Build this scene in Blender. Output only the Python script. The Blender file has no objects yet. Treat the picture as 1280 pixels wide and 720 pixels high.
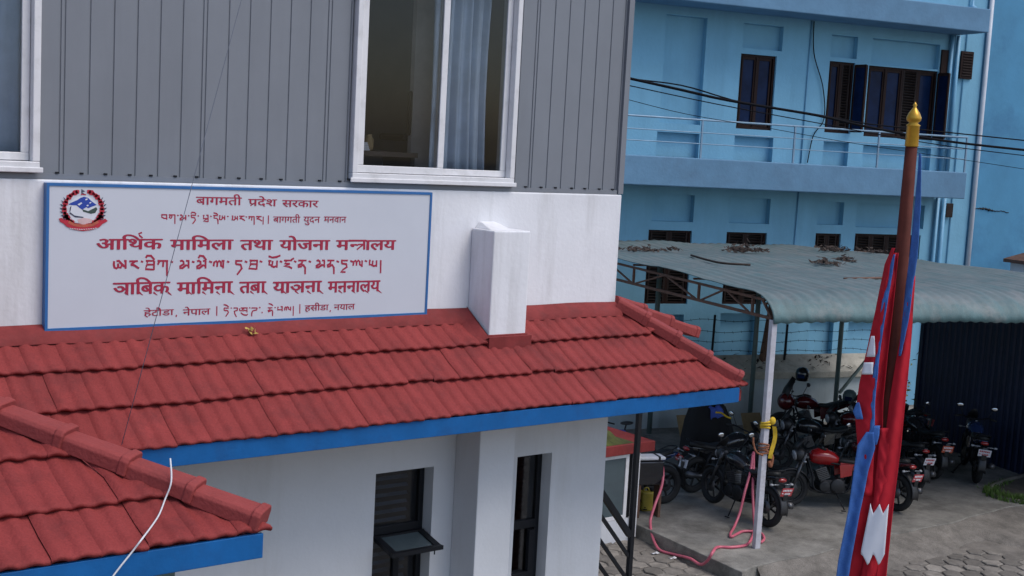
import bpy, bmesh, math, random
from mathutils import Vector, Matrix
random.seed(7)
sc = bpy.context.scene
col = sc.collection
R = math.radians
# ------------------------------------------------------------------ camera
RIGHT = Vector((0.793880, -0.605728, 0.053369))
DOWN = Vector((-0.024321, -0.119326, -0.992557))
FWD = Vector((0.607588, 0.786673, -0.109462))
CAM = Vector((0, 0, 5.6))
F = 1600.0
cd = bpy.data.cameras.new("camera"); cam = bpy.data.objects.new("camera", cd); col.objects.link(cam)
mw = Matrix((RIGHT, -DOWN, -FWD)).transposed().to_4x4(); mw.translation = CAM
cam.matrix_world = mw
cd.sensor_width = 36; cd.lens = F / 1280 * 36; cd.clip_end = 2000; cd.clip_start = .05
sc.camera = cam
# ------------------------------------------------------------------ sky, sun, exposure
SUN_EL, SUN_AZ = 58, 150            # degrees; azimuth clockwise from +Y (light arrives from behind the viewer's right)
w = bpy.data.worlds.new("World"); sc.world = w; w.use_nodes = True
nt = w.node_tree; bg = nt.nodes['Background']
sky = nt.nodes.new('ShaderNodeTexSky'); sky.sky_type = 'NISHITA'; sky.sun_disc = False
sky.sun_elevation = R(SUN_EL); sky.sun_rotation = R(SUN_AZ); sky.dust_density = 2.0; sky.air_density = 1.0; sky.ozone_density = 2.0
nt.links.new(sky.outputs[0], bg.inputs[0]); bg.inputs[1].default_value = 0.15
sd = bpy.data.lights.new("sun", 'SUN'); sd.energy = 1.4; sd.angle = R(35); sd.color = (1.0, .95, .9)
sun = bpy.data.objects.new("sun", sd); col.objects.link(sun)
sdir = Vector((math.sin(R(SUN_AZ)) * math.cos(R(SUN_EL)), math.cos(R(SUN_AZ)) * math.cos(R(SUN_EL)), math.sin(R(SUN_EL))))
sun.rotation_euler = sdir.to_track_quat('Z', 'Y').to_euler(); sun.location = (0, -5, 20)
sc.view_settings.view_transform = 'Standard'; sc.view_settings.look = 'None'
sc.view_settings.exposure = 0.38; sc.view_settings.gamma = 1; sc.view_settings.use_curve_mapping = False

# ------------------------------------------------------------------ measuring helpers: where a sight line meets a real plane
A2 = R(-15.39171)
E2 = Vector((math.cos(A2), math.sin(A2), 0)); N2 = Vector((-math.sin(A2), math.cos(A2), 0))
def ray(u, v): return RIGHT * ((u - 640) / F) + DOWN * ((v - 360) / F) + FWD
def on_plane(u, v, n, k):
    d = ray(u, v); return CAM + d * ((k - n.dot(CAM)) / n.dot(d))
def at_y(u, v, y): return on_plane(u, v, Vector((0, 1, 0)), y)
def at_z(u, v, z=0.): return on_plane(u, v, Vector((0, 0, 1)), z)
def at_k(u, v, k):
    p = on_plane(u, v, N2, k); return p.dot(E2), p.z
def F2(s, k, z=0.): return E2 * s + N2 * k + Vector((0, 0, z))

# ------------------------------------------------------------------ objects
def tag(o, label=None, cat=None, group=None, kind=None):
    if label: o['label'] = label
    if cat: o['category'] = cat
    if group: o['group'] = group
    if kind: o['kind'] = kind
    return o
def thing(name, label, cat, loc=(0, 0, 0), rz=0., group=None):
    o = bpy.data.objects.new(name, None); col.objects.link(o); o.location = loc; o.rotation_euler = (0, 0, rz)
    o.empty_display_size = .1
    return tag(o, label, cat, group)
class MB:
    def __init__(s): s.v = []; s.f = []; s.sm = []
    def add(s, vs, fs, smooth=False):
        n = len(s.v); s.v += [tuple(x) for x in vs]
        for f in fs: s.f.append(tuple(i + n for i in f)); s.sm.append(smooth)
        return s
    def box(s, x0, x1, y0, y1, z0, z1):
        vs = [(x, y, z) for z in (z0, z1) for y in (y0, y1) for x in (x0, x1)]
        return s.add(vs, [(0, 2, 3, 1), (4, 5, 7, 6), (0, 1, 5, 4), (2, 6, 7, 3), (0, 4, 6, 2), (1, 3, 7, 5)])
    def obox(s, c, ax, ay, az):        # oriented box: centre and three half axes
        c, ax, ay, az = map(Vector, (c, ax, ay, az))
        vs = [c + ax * x + ay * y + az * z for z in (-1, 1) for y in (-1, 1) for x in (-1, 1)]
        return s.add(vs, [(0, 2, 3, 1), (4, 5, 7, 6), (0, 1, 5, 4), (2, 6, 7, 3), (0, 4, 6, 2), (1, 3, 7, 5)])
    def bar(s, a, b, w, h=None, up=(0, 0, 1)):
        a, b = Vector(a), Vector(b); h = h or w; d = (b - a); L = d.length
        if L < 1e-6: return s
        d /= L; u = Vector(up)
        if abs(d.dot(u)) > .98: u = Vector((1, 0, 0))
        x = d.cross(u).normalized(); y = x.cross(d)
        return s.obox((a + b) / 2, d * L / 2, x * w / 2, y * h / 2)
    def tube(s, pts, r, n=8, caps=True, closed=False):
        pts = [Vector(p) for p in pts]; rs = r if isinstance(r, (list, tuple)) else [r] * len(pts)
        m = len(pts); vs = []; prev = None
        for i, p in enumerate(pts):
            if closed: d = pts[(i + 1) % m] - pts[i - 1]
            else: d = pts[min(i + 1, m - 1)] - pts[max(i - 1, 0)]
            if d.length < 1e-9: d = Vector((0, 0, 1))
            d.normalize()
            if prev is None:
                u = Vector((0, 0, 1)) if abs(d.z) < .9 else Vector((1, 0, 0))
                x = d.cross(u).normalized()
            else:
                x = prev - d * prev.dot(d)
                x = x.normalized() if x.length > 1e-6 else d.orthogonal().normalized()
            prev = x; y = d.cross(x)
            for k in range(n):
                a = 2 * math.pi * k / n; vs.append(p + (x * math.cos(a) + y * math.sin(a)) * rs[i])
        fs = []
        for i in range(m if closed else m - 1):
            for k in range(n):
                j = (i + 1) % m
                fs.append((i * n + k, i * n + (k + 1) % n, j * n + (k + 1) % n, j * n + k))
        if caps and not closed: fs += [tuple(reversed(range(n))), tuple((m - 1) * n + k for k in range(n))]
        return s.add(vs, fs, True)
    def torus(s, c, axis, R_, r, N=28, n=8, sx=1.0):
        c = Vector(c); axis = Vector(axis).normalized(); u = axis.orthogonal().normalized(); v = axis.cross(u); vs = []; fs = []
        for i in range(N):
            a = 2 * math.pi * i / N; d = u * math.cos(a) + v * math.sin(a)
            for k in range(n):
                b = 2 * math.pi * k / n; vs.append(c + d * (R_ + r * math.cos(b)) + axis * (r * sx * math.sin(b)))
        for i in range(N):
            for k in range(n):
                j = (i + 1) % N; fs.append((i * n + k, j * n + k, j * n + (k + 1) % n, i * n + (k + 1) % n))
        return s.add(vs, fs, True)
    def lathe(s, prof, c=(0, 0, 0), axis=(0, 0, 1), n=16):
        c = Vector(c); axis = Vector(axis).normalized(); u = axis.orthogonal().normalized(); v = axis.cross(u); vs = []; fs = []
        for (r, h) in prof:
            for k in range(n):
                a = 2 * math.pi * k / n; vs.append(c + axis * h + (u * math.cos(a) + v * math.sin(a)) * max(r, 1e-4))
        for i in range(len(prof) - 1):
            for k in range(n): fs.append((i * n + k, i * n + (k + 1) % n, (i + 1) * n + (k + 1) % n, (i + 1) * n + k))
        fs += [tuple(reversed(range(n))), tuple((len(prof) - 1) * n + k for k in range(n))]
        return s.add(vs, fs, True)
    def ell(s, c, r, n=14, m=9, rot=None):
        vs = []; fs = []; c = Vector(c)
        for i in range(m + 1):
            t = math.pi * i / m
            for k in range(n):
                a = 2 * math.pi * k / n
                p = Vector((r[0] * math.sin(t) * math.cos(a), r[1] * math.sin(t) * math.sin(a), r[2] * math.cos(t)))
                if rot: p = rot @ p
                vs.append(c + p)
        for i in range(m):
            for k in range(n): fs.append((i * n + k, (i + 1) * n + k, (i + 1) * n + (k + 1) % n, i * n + (k + 1) % n))
        return s.add(vs, fs, True)
    def prism(s, poly, ex):            # poly: 3-D points of a flat outline, extruded by vector ex
        n = len(poly); ex = Vector(ex); vs = [Vector(p) for p in poly] + [Vector(p) + ex for p in poly]
        return s.add(vs, [tuple(range(n)), tuple(reversed(range(n, 2 * n)))] + [(i, i + n, (i + 1) % n + n, (i + 1) % n) for i in range(n)])
    def loft(s, rings, smooth=True, caps=True):
        n = len(rings[0]); vs = [p for r in rings for p in r]; fs = []
        for i in range(len(rings) - 1):
            for k in range(n): fs.append((i * n + k, i * n + (k + 1) % n, (i + 1) * n + (k + 1) % n, (i + 1) * n + k))
        if caps: fs += [tuple(reversed(range(n))), tuple((len(rings) - 1) * n + k for k in range(n))]
        return s.add(vs, fs, smooth)
    def grid(s, rows, smooth=True):
        n = len(rows[0]); vs = [p for r in rows for p in r]
        return s.add(vs, [(i * n + k, i * n + k + 1, (i + 1) * n + k + 1, (i + 1) * n + k) for i in range(len(rows) - 1) for k in range(n - 1)], smooth)
    def build(s, name, mat, parent=None, bevel=0., fix=True, solid=0.):
        me = bpy.data.meshes.new(name); me.from_pydata(s.v, [], s.f)
        me.polygons.foreach_set('use_smooth', s.sm); me.materials.append(mat)
        if fix:
            b = bmesh.new(); b.from_mesh(me); bmesh.ops.recalc_face_normals(b, faces=b.faces); b.to_mesh(me); b.free()
        o = bpy.data.objects.new(name, me); col.objects.link(o)
        if parent: o.parent = parent
        if solid:
            m = o.modifiers.new('solid', 'SOLIDIFY'); m.thickness = solid; m.offset = 0
        if bevel:
            m = o.modifiers.new('bevel', 'BEVEL'); m.width = bevel; m.segments = 2; m.limit_method = 'ANGLE'
        return o
def wall_mesh(mb, x0, x1, z0, z1, rects, y=0., sgn=1):
    """front wall sheet in plane y (facing -y) with rectangles (xa,xb,za,zb,depth) set back; depth None = through hole with 0.2 reveals"""
    xs = sorted({x0, x1} | {r[i] for r in rects for i in (0, 1) if x0 < r[i] < x1}); zs = sorted({z0, z1} | {r[i] for r in rects for i in (2, 3) if z0 < r[i] < z1})
    def dep(xa, xb, za, zb):
        cx, cz = (xa + xb) / 2, (za + zb) / 2; d = 0.; hole = False
        for r in rects:
            if r[0] < cx < r[1] and r[2] < cz < r[3]:
                if r[4] < 0: hole = True; d = max(d, -r[4])
                else: d = max(d, r[4])
        return d, hole
    D = [[dep(xs[i], xs[i + 1], zs[j], zs[j + 1]) for j in range(len(zs) - 1)] for i in range(len(xs) - 1)]
    for i in range(len(xs) - 1):
        for j in range(len(zs) - 1):
            d, h = D[i][j]; xa, xb, za, zb = xs[i], xs[i + 1], zs[j], zs[j + 1]
            if not h: mb.add([(xa, y + d, za), (xb, y + d, za), (xb, y + d, zb), (xa, y + d, zb)], [(0, 1, 2, 3)])
            if i + 1 < len(xs) - 1 and abs(D[i + 1][j][0] - d) > 1e-6:
                e = D[i + 1][j][0]; q = [(xb, y + d, za), (xb, y + e, za), (xb, y + e, zb), (xb, y + d, zb)]
                mb.add(q, [(0, 1, 2, 3)])
            if j + 1 < len(zs) - 1 and abs(D[i][j + 1][0] - d) > 1e-6:
                e = D[i][j + 1][0]; q = [(xa, y + d, zb), (xb, y + d, zb), (xb, y + e, zb), (xa, y + e, zb)]
                mb.add(q, [(0, 1, 2, 3)])
    return mb
def kids(o): return [c for c in bpy.data.objects if c.parent == o]
def copy_tree(o, parent=None):
    c = o.copy(); col.objects.link(c)
    if parent: c.parent = parent
    for ch in kids(o): copy_tree(ch, c)
    return c
# ------------------------------------------------------------------ materials
def material(name, c, rough=.7, var=.15, vscale=3., bump=.0, bscale=60., metal=0., spec=.5, stain=None, stain_amt=.0, stain_scale=1.2, streak=False, stretch=(1, 1, 1), coat=0., attr=None, fine=0.):
    m = bpy.data.materials.new(name); m.use_nodes = True; t = m.node_tree; N = t.nodes; Lk = t.links.new
    b = N['Principled BSDF']; b.inputs['Roughness'].default_value = rough; b.inputs['Metallic'].default_value = metal
    b.inputs['Specular IOR Level'].default_value = spec; b.inputs['Coat Weight'].default_value = coat
    tc = N.new('ShaderNodeTexCoord'); mp = N.new('ShaderNodeMapping'); mp.inputs['Scale'].default_value = stretch
    Lk(tc.outputs['Object'], mp.inputs[0])
    n = N.new('ShaderNodeTexNoise'); n.inputs['Scale'].default_value = vscale; n.inputs['Detail'].default_value = 6; n.inputs['Roughness'].default_value = .65
    Lk(mp.outputs[0], n.inputs['Vector'])
    mr = N.new('ShaderNodeMapRange'); mr.inputs[1].default_value = .3; mr.inputs[2].default_value = .7; mr.inputs[3].default_value = 1 - var; mr.inputs[4].default_value = 1 + var
    Lk(n.outputs[0], mr.inputs[0])
    mul = N.new('ShaderNodeMix'); mul.data_type = 'RGBA'; mul.blend_type = 'MULTIPLY'; mul.inputs[0].default_value = 1
    mul.inputs[6].default_value = (*c, 1); Lk(mr.outputs[0], mul.inputs[7]); out = mul.outputs[2]
    if attr:
        at = N.new('ShaderNodeAttribute'); at.attribute_name = attr
        m3 = N.new('ShaderNodeMix'); m3.data_type = 'RGBA'; m3.blend_type = 'MULTIPLY'; m3.inputs[0].default_value = 1
        Lk(out, m3.inputs[6]); Lk(at.outputs['Color'], m3.inputs[7]); out = m3.outputs[2]
    if fine:
        n4 = N.new('ShaderNodeTexNoise'); n4.inputs['Scale'].default_value = 90; n4.inputs['Detail'].default_value = 3; Lk(tc.outputs['Object'], n4.inputs['Vector'])
        r4 = N.new('ShaderNodeMapRange'); r4.inputs[1].default_value = .3; r4.inputs[2].default_value = .7; r4.inputs[3].default_value = 1 - fine; r4.inputs[4].default_value = 1 + fine
        Lk(n4.outputs[0], r4.inputs[0]); m4 = N.new('ShaderNodeMix'); m4.data_type = 'RGBA'; m4.blend_type = 'MULTIPLY'; m4.inputs[0].default_value = 1
        Lk(out, m4.inputs[6]); Lk(r4.outputs[0], m4.inputs[7]); out = m4.outputs[2]
    if stain:
        mp2 = N.new('ShaderNodeMapping'); mp2.inputs['Scale'].default_value = (1, 1, .12) if streak else (1, 1, 1); mp2.inputs['Location'].default_value = (3.1, 1.7, 5.3)
        Lk(tc.outputs['Object'], mp2.inputs[0])
        n2 = N.new('ShaderNodeTexNoise'); n2.inputs['Scale'].default_value = stain_scale; n2.inputs['Detail'].default_value = 9; n2.inputs['Roughness'].default_value = .7
        Lk(mp2.outputs[0], n2.inputs['Vector'])
        r2 = N.new('ShaderNodeMapRange'); r2.inputs[1].default_value = .5; r2.inputs[2].default_value = .72; r2.inputs[3].default_value = 0; r2.inputs[4].default_value = stain_amt
        Lk(n2.outputs[0], r2.inputs[0])
        mx = N.new('ShaderNodeMix'); mx.data_type = 'RGBA'; Lk(r2.outputs[0], mx.inputs[0]); Lk(out, mx.inputs[6]); mx.inputs[7].default_value = (*stain, 1); out = mx.outputs[2]
    Lk(out, b.inputs['Base Color'])
    if bump:
        n3 = N.new('ShaderNodeTexNoise'); n3.inputs['Scale'].default_value = bscale; n3.inputs['Detail'].default_value = 5; Lk(tc.outputs['Object'], n3.inputs['Vector'])
        bp = N.new('ShaderNodeBump'); bp.inputs['Strength'].default_value = bump; bp.inputs['Distance'].default_value = .01; Lk(n3.outputs[0], bp.inputs['Height']); Lk(bp.outputs[0], b.inputs['Normal'])
    return m
def glass_mat(name, tint, gloss=(1, 1, 1), ior=1.45):
    m = bpy.data.materials.new(name); m.use_nodes = True; t = m.node_tree; N = t.nodes; t.nodes.remove(N['Principled BSDF'])
    fr = N.new('ShaderNodeFresnel'); fr.inputs[0].default_value = ior
    tr = N.new('ShaderNodeBsdfTransparent'); tr.inputs[0].default_value = (*tint, 1)
    gl = N.new('ShaderNodeBsdfGlossy'); gl.inputs['Roughness'].default_value = .03; gl.inputs[0].default_value = (*gloss, 1)
    mx = N.new('ShaderNodeMixShader'); t.links.new(fr.outputs[0], mx.inputs[0]); t.links.new(tr.outputs[0], mx.inputs[1]); t.links.new(gl.outputs[0], mx.inputs[2])
    t.links.new(mx.outputs[0], N['Material Output'].inputs[0]); return m
M = dict(
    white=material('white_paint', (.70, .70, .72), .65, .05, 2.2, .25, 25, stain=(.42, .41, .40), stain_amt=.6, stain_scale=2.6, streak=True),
    white_dim=material('white_paint_dim', (.56, .57, .59), .7, .05, 1.5, .2, 30, stain=(.40, .39, .37), stain_amt=.5, stain_scale=1.6, streak=True),  # white paint darkened: eave shade on the lower wall is in the colour
    clad=material('grey_cladding', (.18, .192, .215), .45, .06, 1.3, .05, 8, spec=.4, stain=(.14, .15, .17), stain_amt=.5, stain_scale=1.5, streak=True),
    upvc=material('upvc_white', (.66, .65, .66), .35, .05, 5, stain=(.3, .29, .27), stain_amt=.35, stain_scale=6),
    tile=material('red_tile_paint', (.225, .038, .036), .7, .12, 3, .5, 45, spec=.12, stain=(.095, .024, .025), stain_amt=.6, stain_scale=2.6, fine=.12, attr='tone'),
    cap=material('red_ridge_paint', (.26, .052, .049), .7, .10, 4, .5, 45, spec=.12, stain=(.15, .04, .04), stain_amt=.4, stain_scale=3),
    flash=material('red_flashing', (.195, .034, .033), .7, .2, 6, .4, 30, spec=.12, stain=(.12, .04, .04), stain_amt=.5, stain_scale=5),
    fascia=material('blue_fascia', (.006, .10, .30), .5, .15, 3, .2, 30, spec=.25, stain=(.015, .06, .17), stain_amt=.5, stain_scale=3),
    sign=material('sign_sheet', (.52, .54, .59), .38, .03, 1.0, .0, stain=(.47, .49, .54), stain_amt=.3, stain_scale=1.5),
    signblue=material('sign_blue', (.02, .12, .33), .4, .1, 5),
    letter=material('sign_red', (.33, .012, .045), .45, .08, 10),
    blue=material('blue_wall', (.195, .42, .57), .8, .08, 1.2, .4, 18, spec=.2, stain=(.14, .30, .42), stain_amt=.6, stain_scale=.9, streak=True),
    blue_rec=material('blue_recess', (.075, .24, .40), .75, .08, 1.5, .3, 18),
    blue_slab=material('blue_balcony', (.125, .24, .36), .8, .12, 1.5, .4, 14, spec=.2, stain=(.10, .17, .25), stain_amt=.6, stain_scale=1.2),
    blue_deep=material('blue_side_wall', (.065, .24, .40), .75, .12, .8, .3, 9, stain=(.03, .12, .24), stain_amt=.6, stain_scale=.7),
    pipe=material('blue_pipe', (.13, .32, .48), .5, .1, 4), whitepipe=material('white_pipe', (.5, .53, .58), .45, .08, 4),
    wood=material('dark_wood', (.024, .012, .010), .6, .3, 12, spec=.15, stretch=(1, 1, .1)),
    louver=material('brown_louver', (.028, .02, .018), .7, .3, 8, spec=.15),
    dglass=material('dark_blue_glass', (.007, .018, .055), .2, .4, 2, spec=.08),
    rail=material('grey_rail', (.20, .30, .40), .5, .15, 6, metal=.2),
    sheet=material('fibre_sheet', (.065, .125, .13), .6, .25, 2.6, .3, 40, stain=(.20, .21, .205), stain_amt=.9, stain_scale=1.9, stretch=(1.6, .45, 1), fine=.16),
    rust=material('rusty_steel', (.13, .065, .042), .8, .35, 9, .3, 60, stain=(.06, .04, .035), stain_amt=.7, stain_scale=8),
    steel=material('green_steel', (.10, .15, .15), .5, .2, 6, stain=(.12, .07, .04), stain_amt=.35, stain_scale=9),
    postwhite=material('white_post', (.50, .49, .53), .5, .12, 7, stain=(.25, .2, .17), stain_amt=.4, stain_scale=10),
    navy=material('navy_sheet', (.004, .011, .042), .5, .25, 2, stain=(.004, .012, .04), stain_amt=.6, streak=True, stain_scale=1.5),
    comp=material('compound_wall', (.46, .53, .55), .8, .10, 1.5, .3, 20, stain=(.22, .26, .25), stain_amt=.5, stain_scale=1.5, streak=True),
    coping=material('old_coping', (.44, .42, .36), .9, .2, 4, .6, 25, stain=(.13, .12, .08), stain_amt=.7, stain_scale=2.5),
    leaf=material('dead_leaves', (.035, .022, .016), .85, .5, 15),
    asphalt=material('mortar_ground', (.155, .14, .122), .95, .35, 3.5, 1., 22, stain=(.085, .077, .065), stain_amt=.85, stain_scale=2.6, fine=.3),
    paver=material('stone_paver', (.185, .168, .148), .9, .28, 7, .7, 40, stain=(.10, .09, .075), stain_amt=.7, stain_scale=2.2, attr='tone', fine=.15),
    pad=material('concrete_pad', (.20, .19, .168), .9, .4, 2.6, .8, 30, stain=(.075, .068, .058), stain_amt=.85, stain_scale=1.5, fine=.18),
    kerb=material('concrete_kerb', (.22, .19, .155), .9, .3, 3, .6, 30, stain=(.10, .085, .07), stain_amt=.7, stain_scale=3),
    black=material('black_paint', (.010, .011, .014), .5, .2, 5, spec=.2), rubber=material('rubber', (.012, .012, .013), .8, .25, 10, .2, 60),
    plastic=material('black_plastic', (.014, .014, .016), .45, .2, 6), seat=material('seat_vinyl', (.012, .012, .013), .6, .2, 8),
    alu=material('grey_alloy', (.10, .10, .105), .4, .2, 8, metal=.7), chrome=material('chrome', (.5, .5, .52), .2, .1, 5, metal=1.), engine=material('engine_metal', (.03, .03, .032), .5, .3, 10, metal=.6),
    redpaint=material('red_gloss', (.33, .012, .014), .22, .08, 4, coat=.6), darkred=material('dark_red_gloss', (.075, .006, .009), .25, .08, 4, coat=.5),
    blackpaint=material('black_gloss', (.012, .013, .016), .25, .1, 4, coat=.5), bluepaint=material('navy_gloss', (.015, .03, .09), .25, .1, 4, coat=.5),
    plate_red=material('red_plate', (.45, .05, .06), .4, .08, 10), plate_white=material('white_plate', (.62, .62, .66), .4, .06, 10), plate_orange=material('orange_plate', (.5, .10, .05), .4, .1, 10), platewhite=material('plate_ink', (.75, .72, .74), .4, .05, 10), plateink=material('plate_red_ink', (.4, .03, .04), .4, .05, 10),
    lensred=material('red_lens', (.25, .01, .01), .15, .05, 5, coat=.5), lensclear=material('clear_lens', (.25, .26, .28), .15, .05, 5, coat=.5), mirror=material('mirror_glass', (.5, .52, .55), .12, .0, 5, metal=1.),
    pole=material('brown_pole', (.085, .022, .016), .7, .25, 5, spec=.12, stain=(.06, .02, .016), stain_amt=.5, stain_scale=4, streak=True),
    gold=material('gold_paint', (.55, .30, .03), .35, .15, 8, metal=.5),
    flagred=material('flag_red', (.45, .014, .026), .75, .10, 4, spec=.2), flagblue=material('flag_blue', (.055, .15, .42), .7, .15, 10, spec=.25, fine=.1), flagwhite=material('flag_white', (.72, .72, .76), .75, .05, 4, spec=.2),
    hose=material('pink_hose', (.55, .12, .17), .4, .12, 8), yellow=material('yellow_cloth', (.55, .36, .02), .8, .2, 14), rope=material('brown_rope', (.24, .09, .045), .9, .3, 20, .5, 60),
    moss=material('moss', (.055, .065, .012), .95, .5, 12, .9, 40, stain=(.03, .03, .012), stain_amt=.7, stain_scale=6), grass=material('grass_blades', (.085, .15, .025), .7, .35, 9), plant=material('plant_leaves', (.05, .075, .018), .6, .35, 9),
    tarp=material('black_tarp', (.005, .005, .006), .9, .3, 5, .5, 12), cardboard=material('cardboard', (.28, .20, .10), .9, .2, 5), jerry=material('yellow_plastic', (.30, .24, .03), .5, .2, 6),
    cable=material('cable_black', (.005, .005, .007), .8, .1, 5, spec=.1), wirewhite=material('cable_white', (.6, .6, .62), .5, .1, 5), wiregrey=material('cable_grey', (.10, .115, .15), .5, .1, 5),
    curtain=material('curtain_cloth', (.48, .57, .68), .9, .12, 4, spec=.1), room=material('room_wall', (.34, .33, .35), .9, .1, 2), roomfloor=material('room_floor', (.08, .06, .05), .8, .2, 3), roomwood=material('room_panel', (.72, .64, .58), .8, .15, 3),
    glass=glass_mat('window_glass', (.88, .89, .90), ior=1.27), frost=material('frosted_glass', (.07, .095, .105), .2, .1, 3, spec=.5), smoke=glass_mat('smoked_glass', (.55, .57, .6)),
    e_blue=material('emblem_blue', (.012, .045, .30), .45, .1, 20), e_red=material('emblem_red', (.42, .015, .035), .45, .1, 20), e_white=material('emblem_white', (.6, .61, .65), .45, .05, 20), e_dark=material('emblem_dark', (.03, .035, .07), .45, .1, 20), e_green=material('emblem_green', (.035, .06, .05), .45, .1, 20), e_skin=material('emblem_skin', (.58, .40, .40), .45, .1, 20), e_orange=material('emblem_orange', (.42, .09, .05), .45, .2, 20),
    paper=material('paper', (.6, .6, .62), .8, .1, 8), bluerag=material('blue_rag', (.04, .08, .35), .8, .2, 8), dried=material('dried_flower', (.42, .30, .07), .9, .3, 20), soil=material('soil', (.10, .085, .065), .95, .3, 5, .8, 30),
)
# ================================================================== SETTING: ground
g = MB(); g.add([(-300, -300, 0), (300, -300, 0), (300, 300, 0), (-300, 300, 0)], [(0, 1, 2, 3)]); tag(g.build('ground', M['asphalt']), kind='structure')
# hexagonal pavers (one sheet of stones with worn rounded edges)
def in_pave(x, y):
    if y < 10.42 + .22 * math.sin(x * 1.3) + .1 * math.sin(x * 3.1) and x > 12.3: return not (x > 17.3 and y > 9.2 + .3 * math.sin(x * 2))
    return x <= 12.5 and y < 15
pv = MB(); tones = []
a = .165
for i in range(-6, 44):
    for j in range(0, 60):
        cx = 9.2 + i * a * 1.5; cy = 7.0 + j * a * math.sqrt(3) + (i % 2) * a * math.sqrt(3) / 2
        if not in_pave(cx, cy) or cy > 14.5: continue
        tz = random.uniform(-.008, .006); tn = random.uniform(.62, 1.32); jit = [random.uniform(.84, 1.06) for _ in range(6)]
        tx, ty = random.uniform(-.05, .05), random.uniform(-.05, .05)
        rings = []
        for (rr, z) in ((.955, .001), (.93, .013), (.84, .02), (.45, .0205)):
            rings.append([(cx + a * rr * jit[k] * math.cos(k * math.pi / 3), cy + a * rr * jit[k] * math.sin(k * math.pi / 3), z + tz + tx * rr * a * math.cos(k * math.pi / 3) + ty * rr * a * math.sin(k * math.pi / 3)) for k in range(6)])
        pv.loft(rings, smooth=False); tones += [tn] * 24
pvo = pv.build('pavers', M['paver'], fix=True); tag(pvo, kind='structure')
ca = pvo.data.color_attributes.new('tone', 'FLOAT_COLOR', 'POINT')
for i, t_ in enumerate(tones): ca.data[i].color = (t_, t_ * .99, t_ * .97, 1)
# raised concrete pad under the shed with crumbling ramp along its front edge
def wav(x): return 11.06 + .035 * math.sin(x * 2.1) + .02 * math.sin(x * 5.7)
front = [(12.56, 10.98)] + [(x, wav(x)) for x in [12.9 + .2 * i for i in range(40)]]
pd = MB(); poly = front + [(22.5, 11.0), (26, 16.5), (18, 21.5), (12.9, 22.2), (12.78, 13.2)]
pd.prism([(x, y, -.1) for x, y in poly], (0, 0, .3)); tag(pd.build('parking_pad', M['pad'], bevel=.012), kind='structure')
ap = MB(); rows = []
for r_ in range(7):
    t_ = r_ / 6; row = []
    for i in range(60):
        x = 12.95 + i * .16; y0 = wav(x) - .004; w_ = min(1, .25 + (x - 12.95) * .7) * (.62 + .14 * math.sin(x * 1.7) + .07 * math.sin(x * 4.3) + (.9 if x > 17.6 else 0))
        z = .185 * (1 - t_) ** 1.15 + .012 * math.sin(x * 7 + r_ * 2) * math.sin(r_ * 1.3) * (1 if 0 < r_ < 6 else 0)
        row.append((x, y0 - w_ * t_, max(z, -.02) if r_ < 6 else -.03))
    rows.append(row)
ap.grid(rows); tag(ap.build('concrete_ramp', M['asphalt']), kind='structure')
# curved garden kerb and bed at the right
kb = MB(); cpts = [(19.9, 11.95), (19.55, 11.78), (19.38, 11.55), (19.38, 11.3), (19.5, 11.1), (19.75, 10.95)]
kb.tube([(x, y, .21) for x, y in [(21.5, 12.15), (20.6, 12.1)] + cpts + [(20.6, 10.7), (21.5, 10.5)]], .055, 6)
tag(kb.build('garden_kerb', M['kerb']), 'low curved concrete kerb edging the grassy bed beside the parking slab', 'kerb')
bd = MB(); bp_ = [(21.5, 12.1), (20.6, 12.05)] + cpts + [(20.6, 10.75), (21.5, 10.55)]
bd.prism([(x, y, .15) for x, y in bp_], (0, 0, .065)); tag(bd.build('soil_bed', M['soil']), kind='structure')
gr = MB()
for i in range(2600):
    t_ = random.random(); j = min(int(t_ * 9), 8); q0, q1 = Vector(bp_[j]), Vector(bp_[j + 1]); q = q0.lerp(q1, random.random())
    if j in (0,) : continue
    off = random.gauss(0, .05); x, y = q.x + random.gauss(.03, .06), q.y + off
    h = random.uniform(.05, .17) * (1.0 if j > 2 else .5); an = random.uniform(0, 6.28); d = Vector((math.cos(an), math.sin(an), 0)) * .012; l = Vector((random.gauss(0, .03), random.gauss(0, .03), h))
    p = Vector((x, y, .2)); gr.add([p - d, p + d, p + l], [(0, 1, 2)])
tag(gr.build('grass', M['grass'], fix=False), kind='stuff')
# ================================================================== OFFICE BUILDING
WX0, WX1 = -4.0, 8.205
ob = thing('office_building', 'white and grey office with ribbed metal upper storey and red tiled skirt roof', 'building', (2, 9, 0))
def lc(p): return (p[0] - 2, p[1] - 9, p[2])       # world -> building coordinates
def W(x): return x - 2
def Y(y): return y - 9
# --- lower wall with two deep window openings and a pier
z_top = 3.9
W1 = (5.61, 6.2, 1.25, 2.80); W2 = (7.12, 7.53, 1.5, 2.785)
lw = MB(); wall_mesh(lw, W(WX0), W(WX1), -.1, z_top, [(W(W1[0]), W(W1[1]), W1[2], W1[3], -.24), (W(W2[0]), W(W2[1]), W2[2], W2[3], -.24)])
lw.box(W(WX1) - .2, W(WX1), .0005, 7, -.1, z_top); lw.box(W(WX0), W(WX1) - .2, 6.8, 7, -.1, z_top); lw.box(W(WX0), W(WX0) + .2, .0005, 6.8, -.1, z_top)
lw.build('lower_wall', M['white_dim'], ob)
rm = MB(); rm.box(W(WX0) + .3, W(WX1) - .3, .26, .30, .2, 3.8)
for (a_, b_, c_, d_) in (W1, W2): pass
pr_ = MB(); pr_.box(W(6.42), W(6.80), Y(8.64), -.001, -.1, 3.62); pr_.build('pier', M['white_dim'], ob, bevel=.008)
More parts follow.
